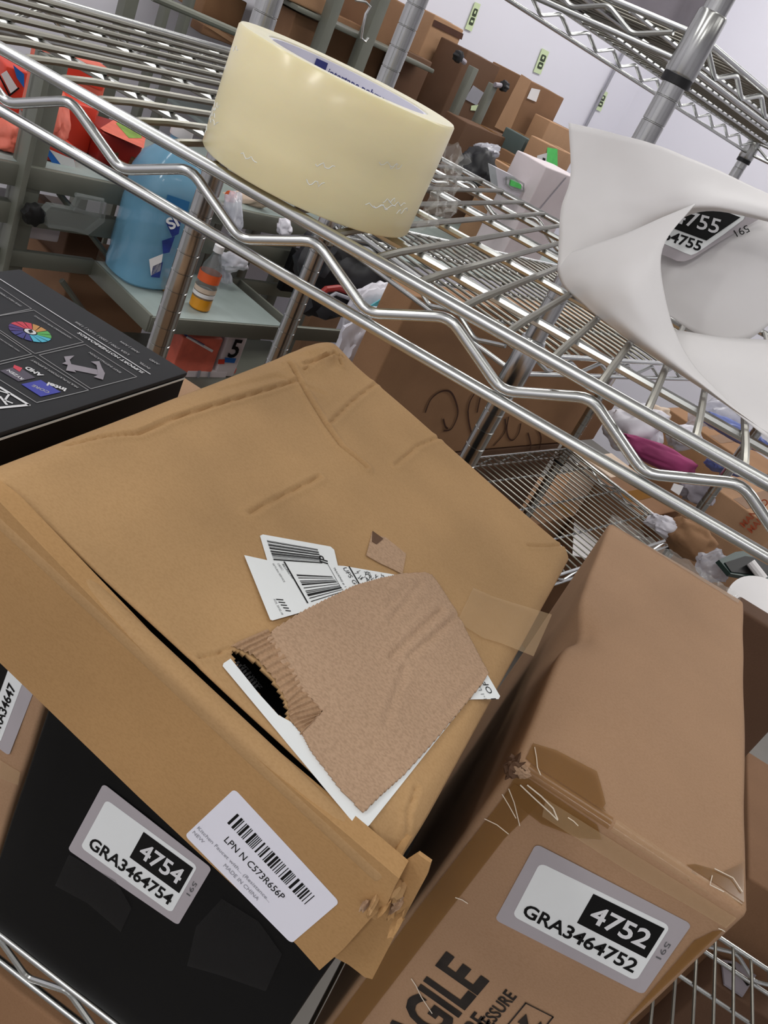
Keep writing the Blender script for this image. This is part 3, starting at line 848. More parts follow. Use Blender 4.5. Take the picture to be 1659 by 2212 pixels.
qq.bars(mb, 0, 0, 1, 1, 11, 'ink', 5, 0.0018, along='b')
TF.line(mb, [(611, 1218), (661, 1306)], .0011, 'ink', .0018)
TF.line(mb, [(751, 1228), (772, 1264)], .0011, 'ink', .0018)
TF.line(mb, [(705, 1223), (733, 1273)], .0004, 'ink_soft', .0018)
TF.text(mb, 'UPS G', (737, 1231), (761, 1266), (752, 1222), 'ink', .0018)
TF.text(mb, 'TRACKING #: 1', (716, 1230), (741, 1272), (728, 1224), 'ink', .0018)
TF.text(mb, 'BILLING: P/P', (606, 1223), (628, 1255), (620, 1216), 'ink', .0018)
TF.text(mb, 'DESC:', (596, 1222), (606, 1237), (610, 1216), 'ink_soft', .0018)
TF.text(mb, 'RETURN SERVICE', (585, 1222), (610, 1262), (600, 1216), 'ink_soft', .0018)
rn = random.Random(2)
for k in range(26):
    x, y = rn.uniform(766, 828), 0
    y = 1236 + (x - 766) * .16 + rn.uniform(-2, 14)
    TF.line(mb, [(x, y), (x + rn.uniform(-7, 7), y + rn.uniform(2, 8)), (x + rn.uniform(-7, 7), y + rn.uniform(-3, 8))], .0003, 'ink', .0018)
for k in range(5):
    TF.line(mb, [(594 + k * 5, 1299 + k * 6), (608 + k * 4, 1300 + k * 6)], .0007, 'ink', .0018)
TF.text(mb, 'XOL 20.02.18', (587, 1298), (605, 1332), (595, 1293), 'ink_soft', .0018)
mb.build('label_scrap', bF, label='white folded scrap of label with delivery print')
# torn inner liner lying over the label
mb = MB()
lin_px = [(590, 1362), (640, 1330), (700, 1299), (760, 1270), (812, 1254), (862, 1243), (915, 1240), (930, 1246), (945, 1266), (985, 1330), (1020, 1398), (1050, 1458), (1036, 1482), (1005, 1520), (955, 1580), (925, 1615), (870, 1676), (820, 1720), (782, 1758), (735, 1710), (700, 1664), (668, 1622), (650, 1585), (668, 1566), (692, 1540), (672, 1516), (640, 1490), (625, 1452), (602, 1432), (590, 1400), (572, 1385)]
lp = [floc(p) for p in lin_px]
lx = np.arange(min(p[0] for p in lp), max(p[0] for p in lp) + .001, .0007); ly = np.arange(min(p[1] for p in lp), max(p[1] for p in lp) + .001, .0007)
LX, LY = np.meshgrid(lx, ly); lpt = np.stack([LX.ravel(), LY.ravel()], 1); LH = np.full(len(lpt), .0020)
for a, b, dpt in (((950, 1322), (842, 1424), .0012), ((985, 1335), (880, 1422), .0010), ((880, 1268), (838, 1310), .0007), ((905, 1262), (842, 1345), .0008), ((870, 1450), (830, 1565), .0006), ((1040, 1460), (960, 1540), .0006)):
    d = segd(lpt, np.array(floc(a)), np.array(floc(b)))
    LH -= dpt * np.exp(-(d / .0022) ** 2); LH += .5 * dpt * np.exp(-((d - .005) / .003) ** 2)
for i, p in enumerate(lpt): LH[i] += .0004 * mn.noise(Vector((p[0] * 40, p[1] * 40, 4.0)))
nc = len(lx); used = {}; vs = []; fs = []
def lvi(k):
    if k not in used:
        used[k] = len(vs); vs.append(fl(lpt[k][0], lpt[k][1], LH[k]))
    return used[k]
for i in range(len(ly) - 1):
    for j in range(nc - 1):
        if inpoly(lx[j] + .00035, ly[i] + .00035, lp):
            fs.append(tuple(lvi(k) for k in (i * nc + j, i * nc + j + 1, (i + 1) * nc + j + 1, (i + 1) * nc + j)))
mb.add(vs, fs, 'liner')
tfl = mb.build('torn_flap', bF, label='pinkish torn liner paper', smooth=60)
md = tfl.modifiers.new('board', 'SOLIDIFY'); md.thickness = 0.0014; md.offset = -1
mb = MB()
s0 = [np.array(p, float) for p in ((498, 1396), (548, 1418), (590, 1466), (620, 1520), (624, 1556), (650, 1590))]
s1 = [np.array(p, float) for p in ((575, 1362), (592, 1395), (628, 1448), (650, 1492), (692, 1540), (670, 1566))]
rows = []
n_ = 150
for k in range(n_ + 1):
    t = k / n_ * (len(s0) - 1); i = min(int(t), len(s0) - 2); u = t - i
    a, b = s0[i] * (1 - u) + s0[i + 1] * u, s1[i] * (1 - u) + s1[i + 1] * u
    ra = np.array((mn.noise(Vector((k * .35, 0, 0))), mn.noise(Vector((k * .35, 7, 0)))))
    row = []
    for j in range(7):
        v = j / 6
        p = a * (1 - v) + b * v + ra * (4 if j == 0 else (5 if j == 6 else 0))
        row.append(TF.at(p) + fz * (.0014 + .0011 * (math.sin(k / n_ * 9 * 2 * math.pi) ** 2) - (.0012 if j == 0 else 0)))
    rows.append(row)
mb.grid(rows, 'flute'); mb.build('corrugation', bF, label='bare corrugated paper at the tear', smooth=60)
mb = MB()
TF.poly(mb, [(803, 1150), (815, 1158), (833, 1163), (876, 1198), (868, 1242), (850, 1232), (820, 1218), (790, 1201)], 'liner', 0.0004, 0.0004)
TF.poly(mb, [(803, 1149), (826, 1166), (812, 1178), (802, 1172)], 'brown4', 0.0009, 0.0003)
mb.build('torn_patch', bF, label='small torn patch of bare paper')
tape_piece(bF, TF, [(1020, 1272), (1060, 1290), (1190, 1330), (1150, 1420), (1080, 1392), (1040, 1380), (985, 1345)], 'pack_clear', 0.0012)
# barcode label on the front wall
q = FF.quad((507, 1703), (734, 1948), (630, 2037), (400, 1804))
mb = MB()
q.rect(mb, 0, 0, 1, 1, 'label_lilac', 0.0002, rad=0.035, th=0.0002)
q.bars(mb, .13, .20, .87, .40, 34, 'ink', 11, 0.0006)
q.text(mb, 'LPN N C573R656P', .20, .52, .74, .62, 'ink', .0007)
q.text(mb, 'Kitchen Faucet with... (Resistance...', .02, .73, .70, .80, 'ink_pale', .0007)
q.text(mb, 'NEW', .02, .83, .12, .88, 'ink_pale', .0007)
q.text(mb, 'MADE IN CHINA', .32, .84, .64, .90, 'ink_pale', .0007)
mb.build('barcode_label', bF, label='glossy white barcode label')

# ---------------------------------------------------------------- roll of packing tape
TCX, TCY, TR, TH, TZ = -0.2056, 0.0534, 0.0614, 0.0615, 1.3560
tape = thing('packing_tape_roll', (TCX, TCY, TZ), 'thick roll of cream clear packing tape standing on the wire shelf', 'tape roll')
mb = MB()
rin = 0.0455
mb.lathe([(rin, 0), (TR - .0008, 0), (TR, .001), (TR, TH * .33), (TR + .0001, TH * .6), (TR, TH - .001), (TR - .0008, TH)], (TCX, TCY, TZ), 'roll', seg=128, caps=False)
mb.lathe([(TR - .0008, TH), (TR - .003, TH - .0003), (rin + .004, TH - .0004), (rin, TH - .0004), (rin, 0)], (TCX, TCY, TZ), 'roll_side', seg=128, caps=False)
rn = random.Random(9)
for k in range(26):
    th0 = rn.choice((math.radians(rn.uniform(188, 222)), math.radians(rn.uniform(255, 350)), math.radians(rn.uniform(318, 352))))
    z0 = rn.uniform(.003, .024) if rn.random() < .75 else rn.uniform(.02, .05)
    ln = rn.uniform(.006, .016); pts_ = []
    for i in range(9):
        u = i / 8
        th = th0 + u * ln / TR; z = z0 + .0012 * math.sin(u * rn.uniform(5, 7) * 2 + k) + .002 * u
        pts_.append((TCX + (TR - .00005) * math.cos(th), TCY + (TR - .00005) * math.sin(th), TZ + z))
    mb.tube(pts_, .00022, 'label_white', 5)
mb.build('tape_coil', tape, smooth=50)
mb = MB()
ri = 0.0432
mb.lathe([(rin, 0.0002), (rin, TH - .0012), (ri, TH - .0012), (ri, 0.0002)], (TCX, TCY, TZ), 'core', seg=96, caps=False)
def core_text(s_, th0, z0, size, mat='core_ink'):
    vs, fs = text2d(s_, 0.012)
    V = []
    for x, y in vs:
        th = th0 - x * size / ri
        V.append((TCX + (ri - .0004) * math.cos(th), TCY + (ri - .0004) * math.sin(th), TZ + z0 + y * size))
    mb.add(V, fs, mat)
core_text('intertape polymer group', math.radians(131), TH - .0082, .0054)
core_text('www.itape.com', math.radians(46), TH - .0066, .0042)
rows = [[(TCX + (ri - .0004) * math.cos(t), TCY + (ri - .0004) * math.sin(t), TZ + z) for t in np.linspace(math.radians(143), math.radians(133), 6)] for z in (TH - .012, TH - .006, TH - .0025)]
mb.grid(rows, 'core_ink')
mb.build('cardboard_core', tape, label='white core printed in navy', smooth=50)
# loose crumpled end of the tape
def px_grid(rows, sub=1):
    """rows of (pixel, axis, value): points of a sheet given by where they are seen and one true coordinate"""
    out = []
    for r in rows:
        out.append([(atY((x, y), v) if ax == 'y' else atZ((x, y), v) if ax == 'z' else atX((x, y), v)) for x, y, ax, v in r])
    return out
def resample(G, n, m_):
    G = np.array(G); nr, nc = G.shape[:2]
    def cr(P, t):
        k = len(P); t = t * (k - 1); i = min(int(t), k - 2); u = t - i
        p1, p2 = P[i], P[i + 1]; p0 = P[i - 1] if i > 0 else 2 * p1 - p2; p3 = P[i + 2] if i + 2 < k else 2 * p2 - p1
        return .5 * (2 * p1 + (p2 - p0) * u + (2 * p0 - 5 * p1 + 4 * p2 - p3) * u * u + (3 * p1 - p0 - 3 * p2 + p3) * u ** 3)
    A = np.array([[cr(G[i], t) for t in np.linspace(0, 1, m_)] for i in range(nr)])
    return np.array([[cr(A[:, j], t) for j in range(m_)] for t in np.linspace(0, 1, n)])
G = resample(px_grid([[(962, 300, 'y', .125), (990, 322, 'y', .16), (1006, 350, 'y', .19)],
                      [(945, 385, 'y', .120), (970, 390, 'y', .145), (992, 395, 'y', .18)],
                      [(915, 450, 'y', .105), (950, 440, 'y', .13), (988, 440, 'y', .165)],
                      [(895, 500, 'y', .080), (935, 488, 'y', .11), (985, 462, 'y', .145)]]), 34, 20)
for i in range(34):
    for j in range(20):
        G[i, j] += 0.006 * np.array(mn.noise_vector(Vector((i * .33, j * .33, 3.0)))) * min(1, j / 4)
        G[i, j, 2] = max(G[i, j, 2], 1.3575)
mb = MB(); mb.grid([list(r) for r in G], 'film'); mb.build('loose_tape_end', tape, label='crumpled clear tape end', smooth=20)

# ---------------------------------------------------------------- curled white paper with a stock label
pap = thing('curled_paper', atZ((1400, 780), 1.3545), 'curled white backing paper with label 4755 on the wire shelf', 'paper')
mb = MB()
# upstanding back sheet, rolling forward at its lower right
G = resample(px_grid([[(1228, 265, 'y', .235), (1325, 288, 'y', .235), (1420, 315, 'y', .230), (1540, 364, 'y', .22), (1700, 438, 'y', .205)],
                      [(1232, 380, 'y', .222), (1330, 385, 'y', .225), (1425, 385, 'y', .215), (1540, 400, 'y', .200), (1700, 450, 'y', .19)],
                      [(1212, 450, 'y', .212), (1320, 450, 'y', .213), (1425, 435, 'y', .202), (1540, 428, 'y', .182), (1700, 466, 'y', .175)],
                      [(1207, 520, 'y', .203), (1310, 510, 'y', .203), (1420, 470, 'y', .198), (1530, 446, 'y', .178), (1700, 484, 'y', .172)],
                      [(1205, 585, 'z', 1.360), (1310, 575, 'y', .200), (1425, 500, 'y', .206), (1530, 456, 'y', .186), (1700, 490, 'y', .178)]]), 28, 40)
mb.grid([list(r) for r in G], 'paper')
# front flap curling round from the left fold
G = resample(px_grid([[(1206, 555, 'y', .205), (1260, 536, 'y', .196), (1350, 505, 'y', .184), (1430, 470, 'y', .176), (1502, 440, 'y', .172)],
                      [(1205, 590, 'y', .192), (1265, 572, 'y', .172), (1340, 555, 'y', .155), (1400, 545, 'y', .148), (1432, 535, 'y', .150)],
                      [(1225, 628, 'y', .172), (1280, 625, 'y', .145), (1350, 630, 'y', .125), (1400, 640, 'y', .122), (1438, 650, 'y', .126)],
                      [(1300, 692, 'y', .134), (1345, 700, 'y', .116), (1400, 722, 'y', .106), (1445, 742, 'y', .104), (1479, 760, 'y', .108)],
                      [(1420, 778, 'y', .106), (1450, 790, 'y', .094), (1490, 812, 'y', .086), (1520, 830, 'y', .084), (1550, 846, 'y', .086)],
                      [(1660, 936, 'y', .062), (1662, 938, 'y', .062), (1665, 941, 'y', .061), (1668, 944, 'y', .061), (1672, 948, 'y', .061)]]), 40, 30)
mb.grid([list(r) for r in G], 'paper')
# lower tongue running off to the right
G = resample(px_grid([[(1450, 712, 'y', .155), (1560, 728, 'y', .158), (1720, 737, 'y', .165)],
                      [(1470, 770, 'y', .120), (1580, 800, 'y', .118), (1730, 830, 'y', .118)],
                      [(1540, 850, 'y', .094), (1620, 890, 'y', .086), (1740, 950, 'y', .080)],
                      [(1655, 945, 'y', .066), (1690, 960, 'y', .064), (1750, 1000, 'y', .060)]]), 20, 20)
mb.grid([list(r) for r in G], 'paper')
# inner back sheet seen through the mouth of the curl
G = resample(px_grid([[(1380, 430, 'y', .260), (1500, 430, 'y', .262), (1580, 440, 'y', .262), (1710, 470, 'y', .258)],
                      [(1390, 540, 'y', .224), (1500, 560, 'y', .222), (1590, 530, 'y', .226), (1710, 545, 'y', .226)],
                      [(1400, 630, 'y', .206), (1500, 640, 'y', .204), (1600, 640, 'y', .206), (1705, 630, 'y', .210)],
                      [(1420, 665, 'y', .198), (1520, 728, 'y', .192), (1608, 737, 'y', .194), (1700, 668, 'y', .204)]]), 20, 24)
PB = G
mb.grid([list(r) for r in G], 'paper')
for i_, p_ in enumerate(mb.v):
    v_ = Vector(p_) * 22
    k = mn.noise(v_ + Vector((3, 1, 0))); k = .0022 * k + .0012 * abs(mn.noise(v_ * 1.9))
    mb.v[i_] = (p_[0], p_[1] + k, p_[2] + abs(k) * .3)
mb.build('sheet', pap, smooth=60, solid=0.00015)
mb = MB()
pT, pB, pL = atY((1650, 466), .2440), atY((1470, 567), .2115), atY((1427, 549), .2115)
LF = Face(pB, np.cross(pT - pB, pL - pB))
if LF.n @ (CAM - pB) < 0: LF.n = -LF.n
LF.poly(mb, [(1390, 533), (1427, 550), (1462, 565), (1478, 566), (1494, 560), (1560, 520), (1640, 474), (1652, 466), (1640, 452), (1560, 425), (1440, 425)], 'label_grey', .0006, .0002)
LF.poly(mb, [(1395, 511), (1478, 548), (1492, 553), (1503, 549), (1560, 510), (1605, 476), (1609, 466), (1597, 459), (1500, 428), (1430, 428)], 'label_white', .0010, .0001)
LF.poly(mb, [(1400, 476), (1525, 522), (1598, 472), (1500, 434), (1430, 430)], 'ink', .0013, .0001)
LF.text(mb, '34755', (1430, 476), (1548, 508), (1480, 452), 'white_ink', .0018, bold=.012, hscale=1.0)
LF.text(mb, '464755', (1412, 512), (1510, 545), (1450, 490), 'ink', .0015, bold=.022, hscale=1.0)
LF.text(mb, '591', (1612, 488), (1583, 500), (1625, 494), 'ink', .0012)
mb.build('stock_label', pap, label='grey and white stock label 4755')

# ---------------------------------------------------------------- things behind
OG = np.array((CAM[0], CAM[1], 0.0))
def atV(px, v): return onpl(px, OG + VD * v, VD)
def atU(px, u): return onpl(px, OG + UD * u, UD)
def where(px, at):
    if isinstance(at, (int, float)): return dep(px, at)
    return {'v': atV, 'u': atU, 'X': atX, 'Y': atY, 'Z': atZ}[at[0]](px, at[1])
def carton(name, label, TL, TR, BL, at, dp, mat, d='U', cat='box', group=None, down=None, bev=.004, seams=True):
    """upright carton: front face seen at TL, TR, BL; d is the way its front runs; down: its base height when hidden"""
    A = where(TL, at)
    ex = {'U': UD, 'A': -VD, 'X': np.array((1., 0, 0))}.get(d) if isinstance(d, str) else np.array((math.cos(math.radians(d)), math.sin(math.radians(d)), 0))
    n = unit(np.cross(ex, (0, 0, 1)))
    if n @ (CAM - A) < 0: n = -n
    B = onpl(TR, A, n); w_ = abs((B - A) @ ex)
    zb = onpl(BL, A, n)[2] if down is None else down
    base = np.array((A[0], A[1], zb)) + ex * w_ / 2 - n * dp / 2
    t = thing(name, base, label, cat, group)
    mb = MB(); soft_box(mb, (A[0], A[1], zb), ex * w_, -n * dp, (0, 0, A[2] - zb), mat, bev=bev, cuts=4, wob=.0015, seed=TL[0] * .1)
    mb.build('carton', t)
    if seams:
        mb = MB()
        o = np.array((A[0], A[1], A[2])) + ex * (w_ * .5) + np.array((0, 0, .0006))
        mb.rbox(o - ex * .022 - n * (dp - .006), ex * .044, n * (dp - .012), (0, 0, .0006), 'pack_tape', bev=0)
        mb.build('sealing_tape', t, smooth=0)
    return t, Face(A + n * .0020, n), Face((A[0], A[1], A[2] + .0016), (0, 0, 1))
def deco(t, fc, items, name='printed_marks', label=None):
    mb = MB()
    for it in items:
        if it[0] == 'p': fc.poly(mb, it[2], it[1], it[3] if len(it) > 3 else .0006)
        elif it[0] == 'l': fc.line(mb, it[2], it[3], it[1], .0010)
        elif it[0] == 't': fc.text(mb, it[2], it[3], it[4], it[5], it[1], .0012, bold=.02)
    return mb.build(name, t, label=label, smooth=0)
def blob_thing(name, label, cat, px, at, dims, mat, seed=0, amp=.3, freq=1.6, rot=0.0, sharp=.8, tilt=0.0, group=None, sub=4):
    c = where(px, at)
    cr, sr = math.cos(rot), math.sin(rot)
    right, upv, fw = RC[0], -RC[1], RC[2]
    e0 = right * cr - upv * sr; e1 = right * sr + upv * cr
    t = MB(); blob(t, c, dims, mat, seed, amp, freq, sub, frame=(e0, fw, e1), sharp=sharp)
    return t.build(name, label=label, cat=cat, group=group, smooth=60)

# grey painted rack at the left: posts, beams and a small shelf board
def ubox(mb, u0, u1, v0, v1, z0, z1, mat, bev=.003):
    mb.rbox(uv(u0, v0, z0), UD * (u1 - u0), VD * (v1 - v0), (0, 0, z1 - z0), mat, bev=bev)
rC = thing('steel_storage_rack', uv(1.2, 1.6, 0), 'grey painted steel rack behind the shelves holding the blue bottle', 'storage rack')
for u_, v_ in ((0.80, 1.545), (1.60, 1.545), (0.80, 1.98), (1.60, 1.98), (1.60, 1.31)):
    mb = MB(); ubox(mb, u_, u_ + .012, v_ - .03, v_ + .02, 0, 1.16 if v_ > 1.4 else .80, 'grey_paint', .002); ubox(mb, u_, u_ + .055, v_, v_ + .012, 0, 1.16 if v_ > 1.4 else .80, 'grey_paint', .002); mb.build('post', rC)
for z_, u0, u1 in ((0.967, .60, 1.68), (0.895, .60, 1.68)):
    mb = MB(); ubox(mb, u0, u1, 1.535, 1.56, z_ - .042, z_, 'grey_paint'); mb.build('beam', rC)
mb = MB(); ubox(mb, .60, 1.68, 1.545, 2.0, .962, .968, 'board', .001); mb.build('shelf_board', rC)
mb = MB(); ubox(mb, 1.0, 1.352, 1.312, 1.545, .792, .80, 'board', .002); ubox(mb, 1.0, 1.352, 1.308, 1.318, .764, .798, 'grey_paint', .002); ubox(mb, .996, 1.004, 1.31, 1.545, .764, .801, 'grey_paint', .002); mb.build('shelf_board', rC, label='pale scuffed shelf board')
mb = MB(); ubox(mb, .60, 1.0, 1.537, 1.552, .768, .802, 'grey_paint'); mb.build('beam', rC)
mb = MB(); ubox(mb, 1.385, 1.66, 1.310, 1.322, .766, .800, 'grey_paint'); ubox(mb, 1.35, 1.66, 1.537, 1.55, .768, .802, 'grey_paint'); ubox(mb, 1.385, 1.393, 1.31, 1.545, .768, .802, 'grey_paint'); mb.build('beam', rC)
for k, (u0, u1) in enumerate(((.82, 1.35), (1.35, 1.62))):
    mb = MB(); ubox(mb, u0, u1, 1.33, 1.60, .602, .610, 'grey_paint', .002); mb.build('shelf_board', rC)
mb = MB(); mb.tube([uv(.90, 1.56, .92), uv(1.35, 1.56, .55)], .006, 'grey_paint', 8); mb.build('brace', rC)
mb = MB(); mb.tube([uv(.95, 1.56, .74), uv(1.30, 1.56, .40)], .006, 'grey_paint', 8); mb.build('brace', rC)

# blue bottle
bp = atZ((300, 597), .801)
bt = thing('plastic_bottle', bp, 'large blue clear plastic bottle on the pale shelf board', 'bottle')
mb = MB()
H_ = .27; R_ = .068
def sq_lathe(mb, prof, base, mat, k=.55, seg=40):
    vs = []; fs = []
    for r, h in prof:
        for i in range(seg):
            t = 2 * math.pi * i / seg
            c, s_ = math.cos(t), math.sin(t)
            e = (abs(c) ** 4 + abs(s_) ** 4) ** -.25
            e = 1 + (e - 1) * k
            vs.append(base + (UD * c + VD * s_) * r * e + np.array((0, 0, h)))
    for i in range(len(prof) - 1):
        for j in range(seg): fs.append((i * seg + j, i * seg + (j + 1) % seg, (i + 1) * seg + (j + 1) % seg, (i + 1) * seg + j))
    fs.append(tuple(reversed(range(seg)))); fs.append(tuple((len(prof) - 1) * seg + j for j in range(seg)))
    mb.add(vs, fs, mat)
sq_lathe(mb, [(R_ * .86, 0), (R_ * .97, .006), (R_, .02), (R_ * .97, .045), (R_, .06), (R_, .155), (R_ * .96, .17), (R_, .185), (R_ * .98, .215), (R_ * .8, .25), (R_ * .45, .275), (R_ * .26, .285), (R_ * .26, .30)], bp, 'bottle')
mb.build('bottle_body', bt)
mb = MB(); sq_lathe(mb, [(R_ * .30, .298), (R_ * .32, .3), (R_ * .32, .32), (R_ * .28, .322)], bp, 'white', 0); mb.build('cap', bt)
fcb = Face(bp - VD * (R_ * 1.0) + UD * 0, -VD)
mb = MB()
nb_ = -VD
def on_b(px): return onpl(px, bp + (UD * .30 - VD * .95) * R_ * 1.05, unit(UD * .30 - VD * .95))
FBt = Face(bp + unit(UD * -.42 - VD * .9) * R_ * 1.06, unit(UD * -.42 - VD * .9)); 
for pl, mt in (([(358, 480), (392, 468), (386, 505), (372, 512)], 'navy'), ([(350, 520), (378, 510), (366, 545), (352, 548)], 'navy'), ([(322, 560), (352, 548), (346, 585), (326, 595)], 'white'), ([(330, 575), (352, 565), (345, 600), (326, 598)], 'navy'), ([(362, 420), (410, 436), (400, 475), (352, 455)], 'bottle_dark')):
    FBt.poly(mb, pl, mt, .0006)
FBt.text(mb, 'SI', (368, 496), (388, 486), (372, 470), 'white_ink', .0012, bold=.03)
mb.build('bottle_label', bt, label='navy and white label print', smooth=0)
# small drink bottle
bp2 = atZ((430, 664), .801)
b2 = thing('drink_bottle', bp2, 'small clear bottle with a little orange drink on the shelf board', 'bottle')
mb = MB(); mb.lathe([(.020, 0), (.0225, .003), (.0225, .026)], bp2, 'orange', 24); mb.build('drink', b2)
mb = MB(); mb.lathe([(.0228, .026), (.0228, .075), (.020, .095), (.010, .118), (.009, .128)], bp2, 'clear_plastic', 24); mb.build('bottle_body', b2)
mb = MB(); mb.lathe([(.0233, .030), (.0235, .034), (.0233, .038)], bp2, 'white', 24, caps=False); mb.lathe([(.0233, .062), (.0235, .082)], bp2, 'orange_print', 24, caps=False); mb.lathe([(.0233, .040), (.0235, .050)], bp2, 'cream_bag', 24, caps=False); mb.build('bottle_label', b2)
mb = MB(); mb.lathe([(.0105, .126), (.0108, .14), (.008, .142)], bp2, 'white', 20); mb.build('cap', b2)
bp3 = atZ((366, 628), .801)
b3 = thing('orange_tub', bp3, 'orange tub half hidden behind the chrome post', 'tub')
mb = MB(); mb.lathe([(.018, 0), (.021, .004), (.021, .030), (.019, .034)], bp3, 'orange', 24); mb.build('tub', b3)
mb = MB(); mb.lathe([(.0215, .030), (.0218, .040), (.017, .042)], bp3, 'offwhite', 24); mb.build('lid', b3)

# clear hook with black knob on the rack beam
hk = thing('clear_clamp', atV((150, 460), 1.50), 'clear plastic clamp with a black knob on the grey rack beam', 'clamp')
mb = MB()
A_ = [(88, 448), (100, 436), (150, 445), (165, 420), (220, 430), (215, 470), (180, 498), (150, 490), (95, 482)]
Fk = Face(atV((150, 460), 1.502), -VD)
Fk.poly(mb, A_, 'clear_plastic', 0, .02); mb.build('clamp_body', hk)
mb = MB(); mb.tube([atV((163, 420), 1.49), atV((222, 432), 1.49), atV((216, 468), 1.49), atV((160, 452), 1.49)], .004, 'clear_plastic', 8); mb.build('clamp_arm', hk)
def knob(t, px, v, r=.019, ax=(0, 0, 1), mat='black_ring'):
    c = atV(px, v); mb = MB()
    vs = []; fs = []; seg = 40
    ax = unit(ax); a = unit(np.cross(ax, (0, 0, 1)) if abs(ax[2]) < .9 else np.cross(ax, (0, 1, 0))); b = np.cross(ax, a)
    prof = [(.6, -.012), (.95, -.009), (1, 0), (.95, .009), (.6, .012)]
    for rr, h in prof:
        for i in range(seg):
            th = 2 * math.pi * i / seg; k = rr * r * (1 + .10 * math.cos(7 * th))
            vs.append(c + a * k * math.cos(th) + b * k * math.sin(th) + ax * h)
    for i in range(4):
        for j in range(seg): fs.append((i * seg + j, i * seg + (j + 1) % seg, (i + 1) * seg + (j + 1) % seg, (i + 1) * seg + j))
    fs.append(tuple(reversed(range(seg)))); fs.append(tuple(4 * seg + j for j in range(seg)))
    mb.add(vs, fs, mat); return mb.build('knob', t, label='black knob')
knob(hk, (72, 463), 1.50, .020, -VD)
t, f_, tp_ = carton('white_carton', 'plain pinkish white carton under the grey rack beam', (45, 480), (132, 500), (28, 535), ('v', 1.60), .18, 'offwhite', seams=False, down=.803)
carton('cardboard_box', 'dark brown box on the grey rack behind the blue bottle', (150, 490), (225, 505), (130, 545), ('v', 1.72), .18, 'brown4', down=.61)
carton('cardboard_box', 'brown box under the pale shelf board behind the cooler carton', (150, 590), (330, 640), (120, 700), ('v', 1.66), .2, 'brown3', down=.0)

# red snack cartons on the upper board of the grey rack
t, f_, tp_ = carton('red_carton', 'red carton with white label and blue edge at the far left of the rack', (12, 140), (62, 152), (-20, 285), ('v', 1.66), .12, 'red', d=60, down=.969, seams=False)
deco(t, f_, [('p', 'white', [(2, 160), (14, 152), (38, 190), (24, 204)]), ('p', 'blue', [(28, 140), (52, 160), (52, 190), (36, 168)]), ('l', 'ink', [(-2, 162), (20, 206), (40, 190)], .003)], label='white label and blue edge')
t, f_, tp_ = carton('red_carton', 'plain bright red carton leaning among the red cartons behind the truss', (158, 222), (214, 236), (110, 330), ('v', 1.68), .14, 'red', d=74, down=.969, seams=False)
deco(t, f_, [('p', 'white', [(100, 262), (140, 236), (148, 246), (108, 276)])], label='white tag')
t, f_, tp_ = carton('printed_red_carton', 'red carton with green fruit print on its top beside the plain red one', (222, 286), (308, 322), (180, 372), ('v', 1.64), .13, 'dkred', d=60, down=.969, seams=False)
deco(t, tp_, [('p', 'pink', [(216, 278), (258, 252), (320, 268), (310, 322), (224, 284)], .001), ('p', 'green', [(250, 268), (270, 258), (300, 276), (306, 300), (278, 300)], .0016)], label='pink and green fruit print')
t, f_, tp_ = carton('striped_carton', 'red, blue and white striped carton on the grey rack beam', (76, 300), (165, 340), (66, 360), ('v', 1.585), .06, 'red', d=68, down=.969, seams=False)
deco(t, f_, [('p', 'blue', [(92, 318), (104, 320), (142, 370), (122, 368)]), ('p', 'white', [(106, 322), (160, 345), (164, 372), (144, 372)])], label='blue and white stripes')
t, f_, tp_ = carton('red_carton', 'long red and white carton standing behind the other red cartons', (120, 112), (236, 158), (90, 260), ('v', 1.80), .1, 'pink', d=68, down=.969, seams=False)
deco(t, f_, [('p', 'red', [(124, 110), (236, 158), (220, 196), (110, 150)]), ('p', 'white', [(124, 104), (136, 110), (128, 124), (118, 120)]), ('p', 'green', [(170, 190), (208, 205), (196, 226), (160, 214)])], label='red, white and green print')
blob_thing('orange_bag', 'crumpled orange and white bag between the red cartons', 'bag', (108, 250), ('v', 1.63), (.035, .02, .05), 'pink', 3)
blob_thing('orange_bag', 'crumpled pink bag below the red carton at the far left', 'bag', (14, 292), ('v', 1.60), (.03, .02, .03), 'pink', 6)
c_ = atV((282, 352), 1.60); c_[2] = .969
wk = MB(); wk.lathe([(.030, 0), (.038, .01), (.040, .03), (.036, .032), (.034, .012)], c_, 'wicker', 24); wk.build('wicker_basket', label='small round brown wicker basket beside the red cartons', cat='basket')

# cartons and odds and ends on the lower grey boards
t, f_, tp_ = carton('red_carton', 'faded red carton with white stripe on the lowest grey board', (395, 728), (470, 772), (384, 786), ('v', 1.40), .1, 'pink', d=68, down=.611, seams=False)
deco(t, f_, [('l', 'white', [(404, 727), (458, 758)], .006), ('l', 'navy', [(398, 722), (440, 745)], .004)])
t, f_, tp_ = carton('white_carton', 'white carton with a black figure 5 on the lowest grey board', (496, 722), (532, 740), (474, 786), ('v', 1.40), .1, 'offwhite', d=68, down=.611, seams=False)
deco(t, f_, [('t', 'ink', '5', (490, 770), (510, 772), (494, 748)), ('p', 'blue', [(486, 772), (510, 774), (506, 784), (484, 782)]), ('p', 'red', [(472, 776), (486, 776), (484, 786), (470, 786)])])
t, f_, tp_ = carton('white_carton', 'pale striped carton below the lowest grey board', (405, 800), (490, 812), (395, 850), ('v', 1.40), .1, 'offwhite', d=68, down=0.0, seams=False)
deco(t, f_, [('l', 'ink_pale', [(430, 802), (420, 850)], .008), ('l', 'ink_pale', [(452, 804), (444, 850)], .006)])
t, f_, tp_ = carton('red_carton', 'red carton at the foot of the small grey rack bay', (490, 795), (512, 800), (478, 840), ('v', 1.42), .1, 'red', d=68, down=0.0, seams=False)
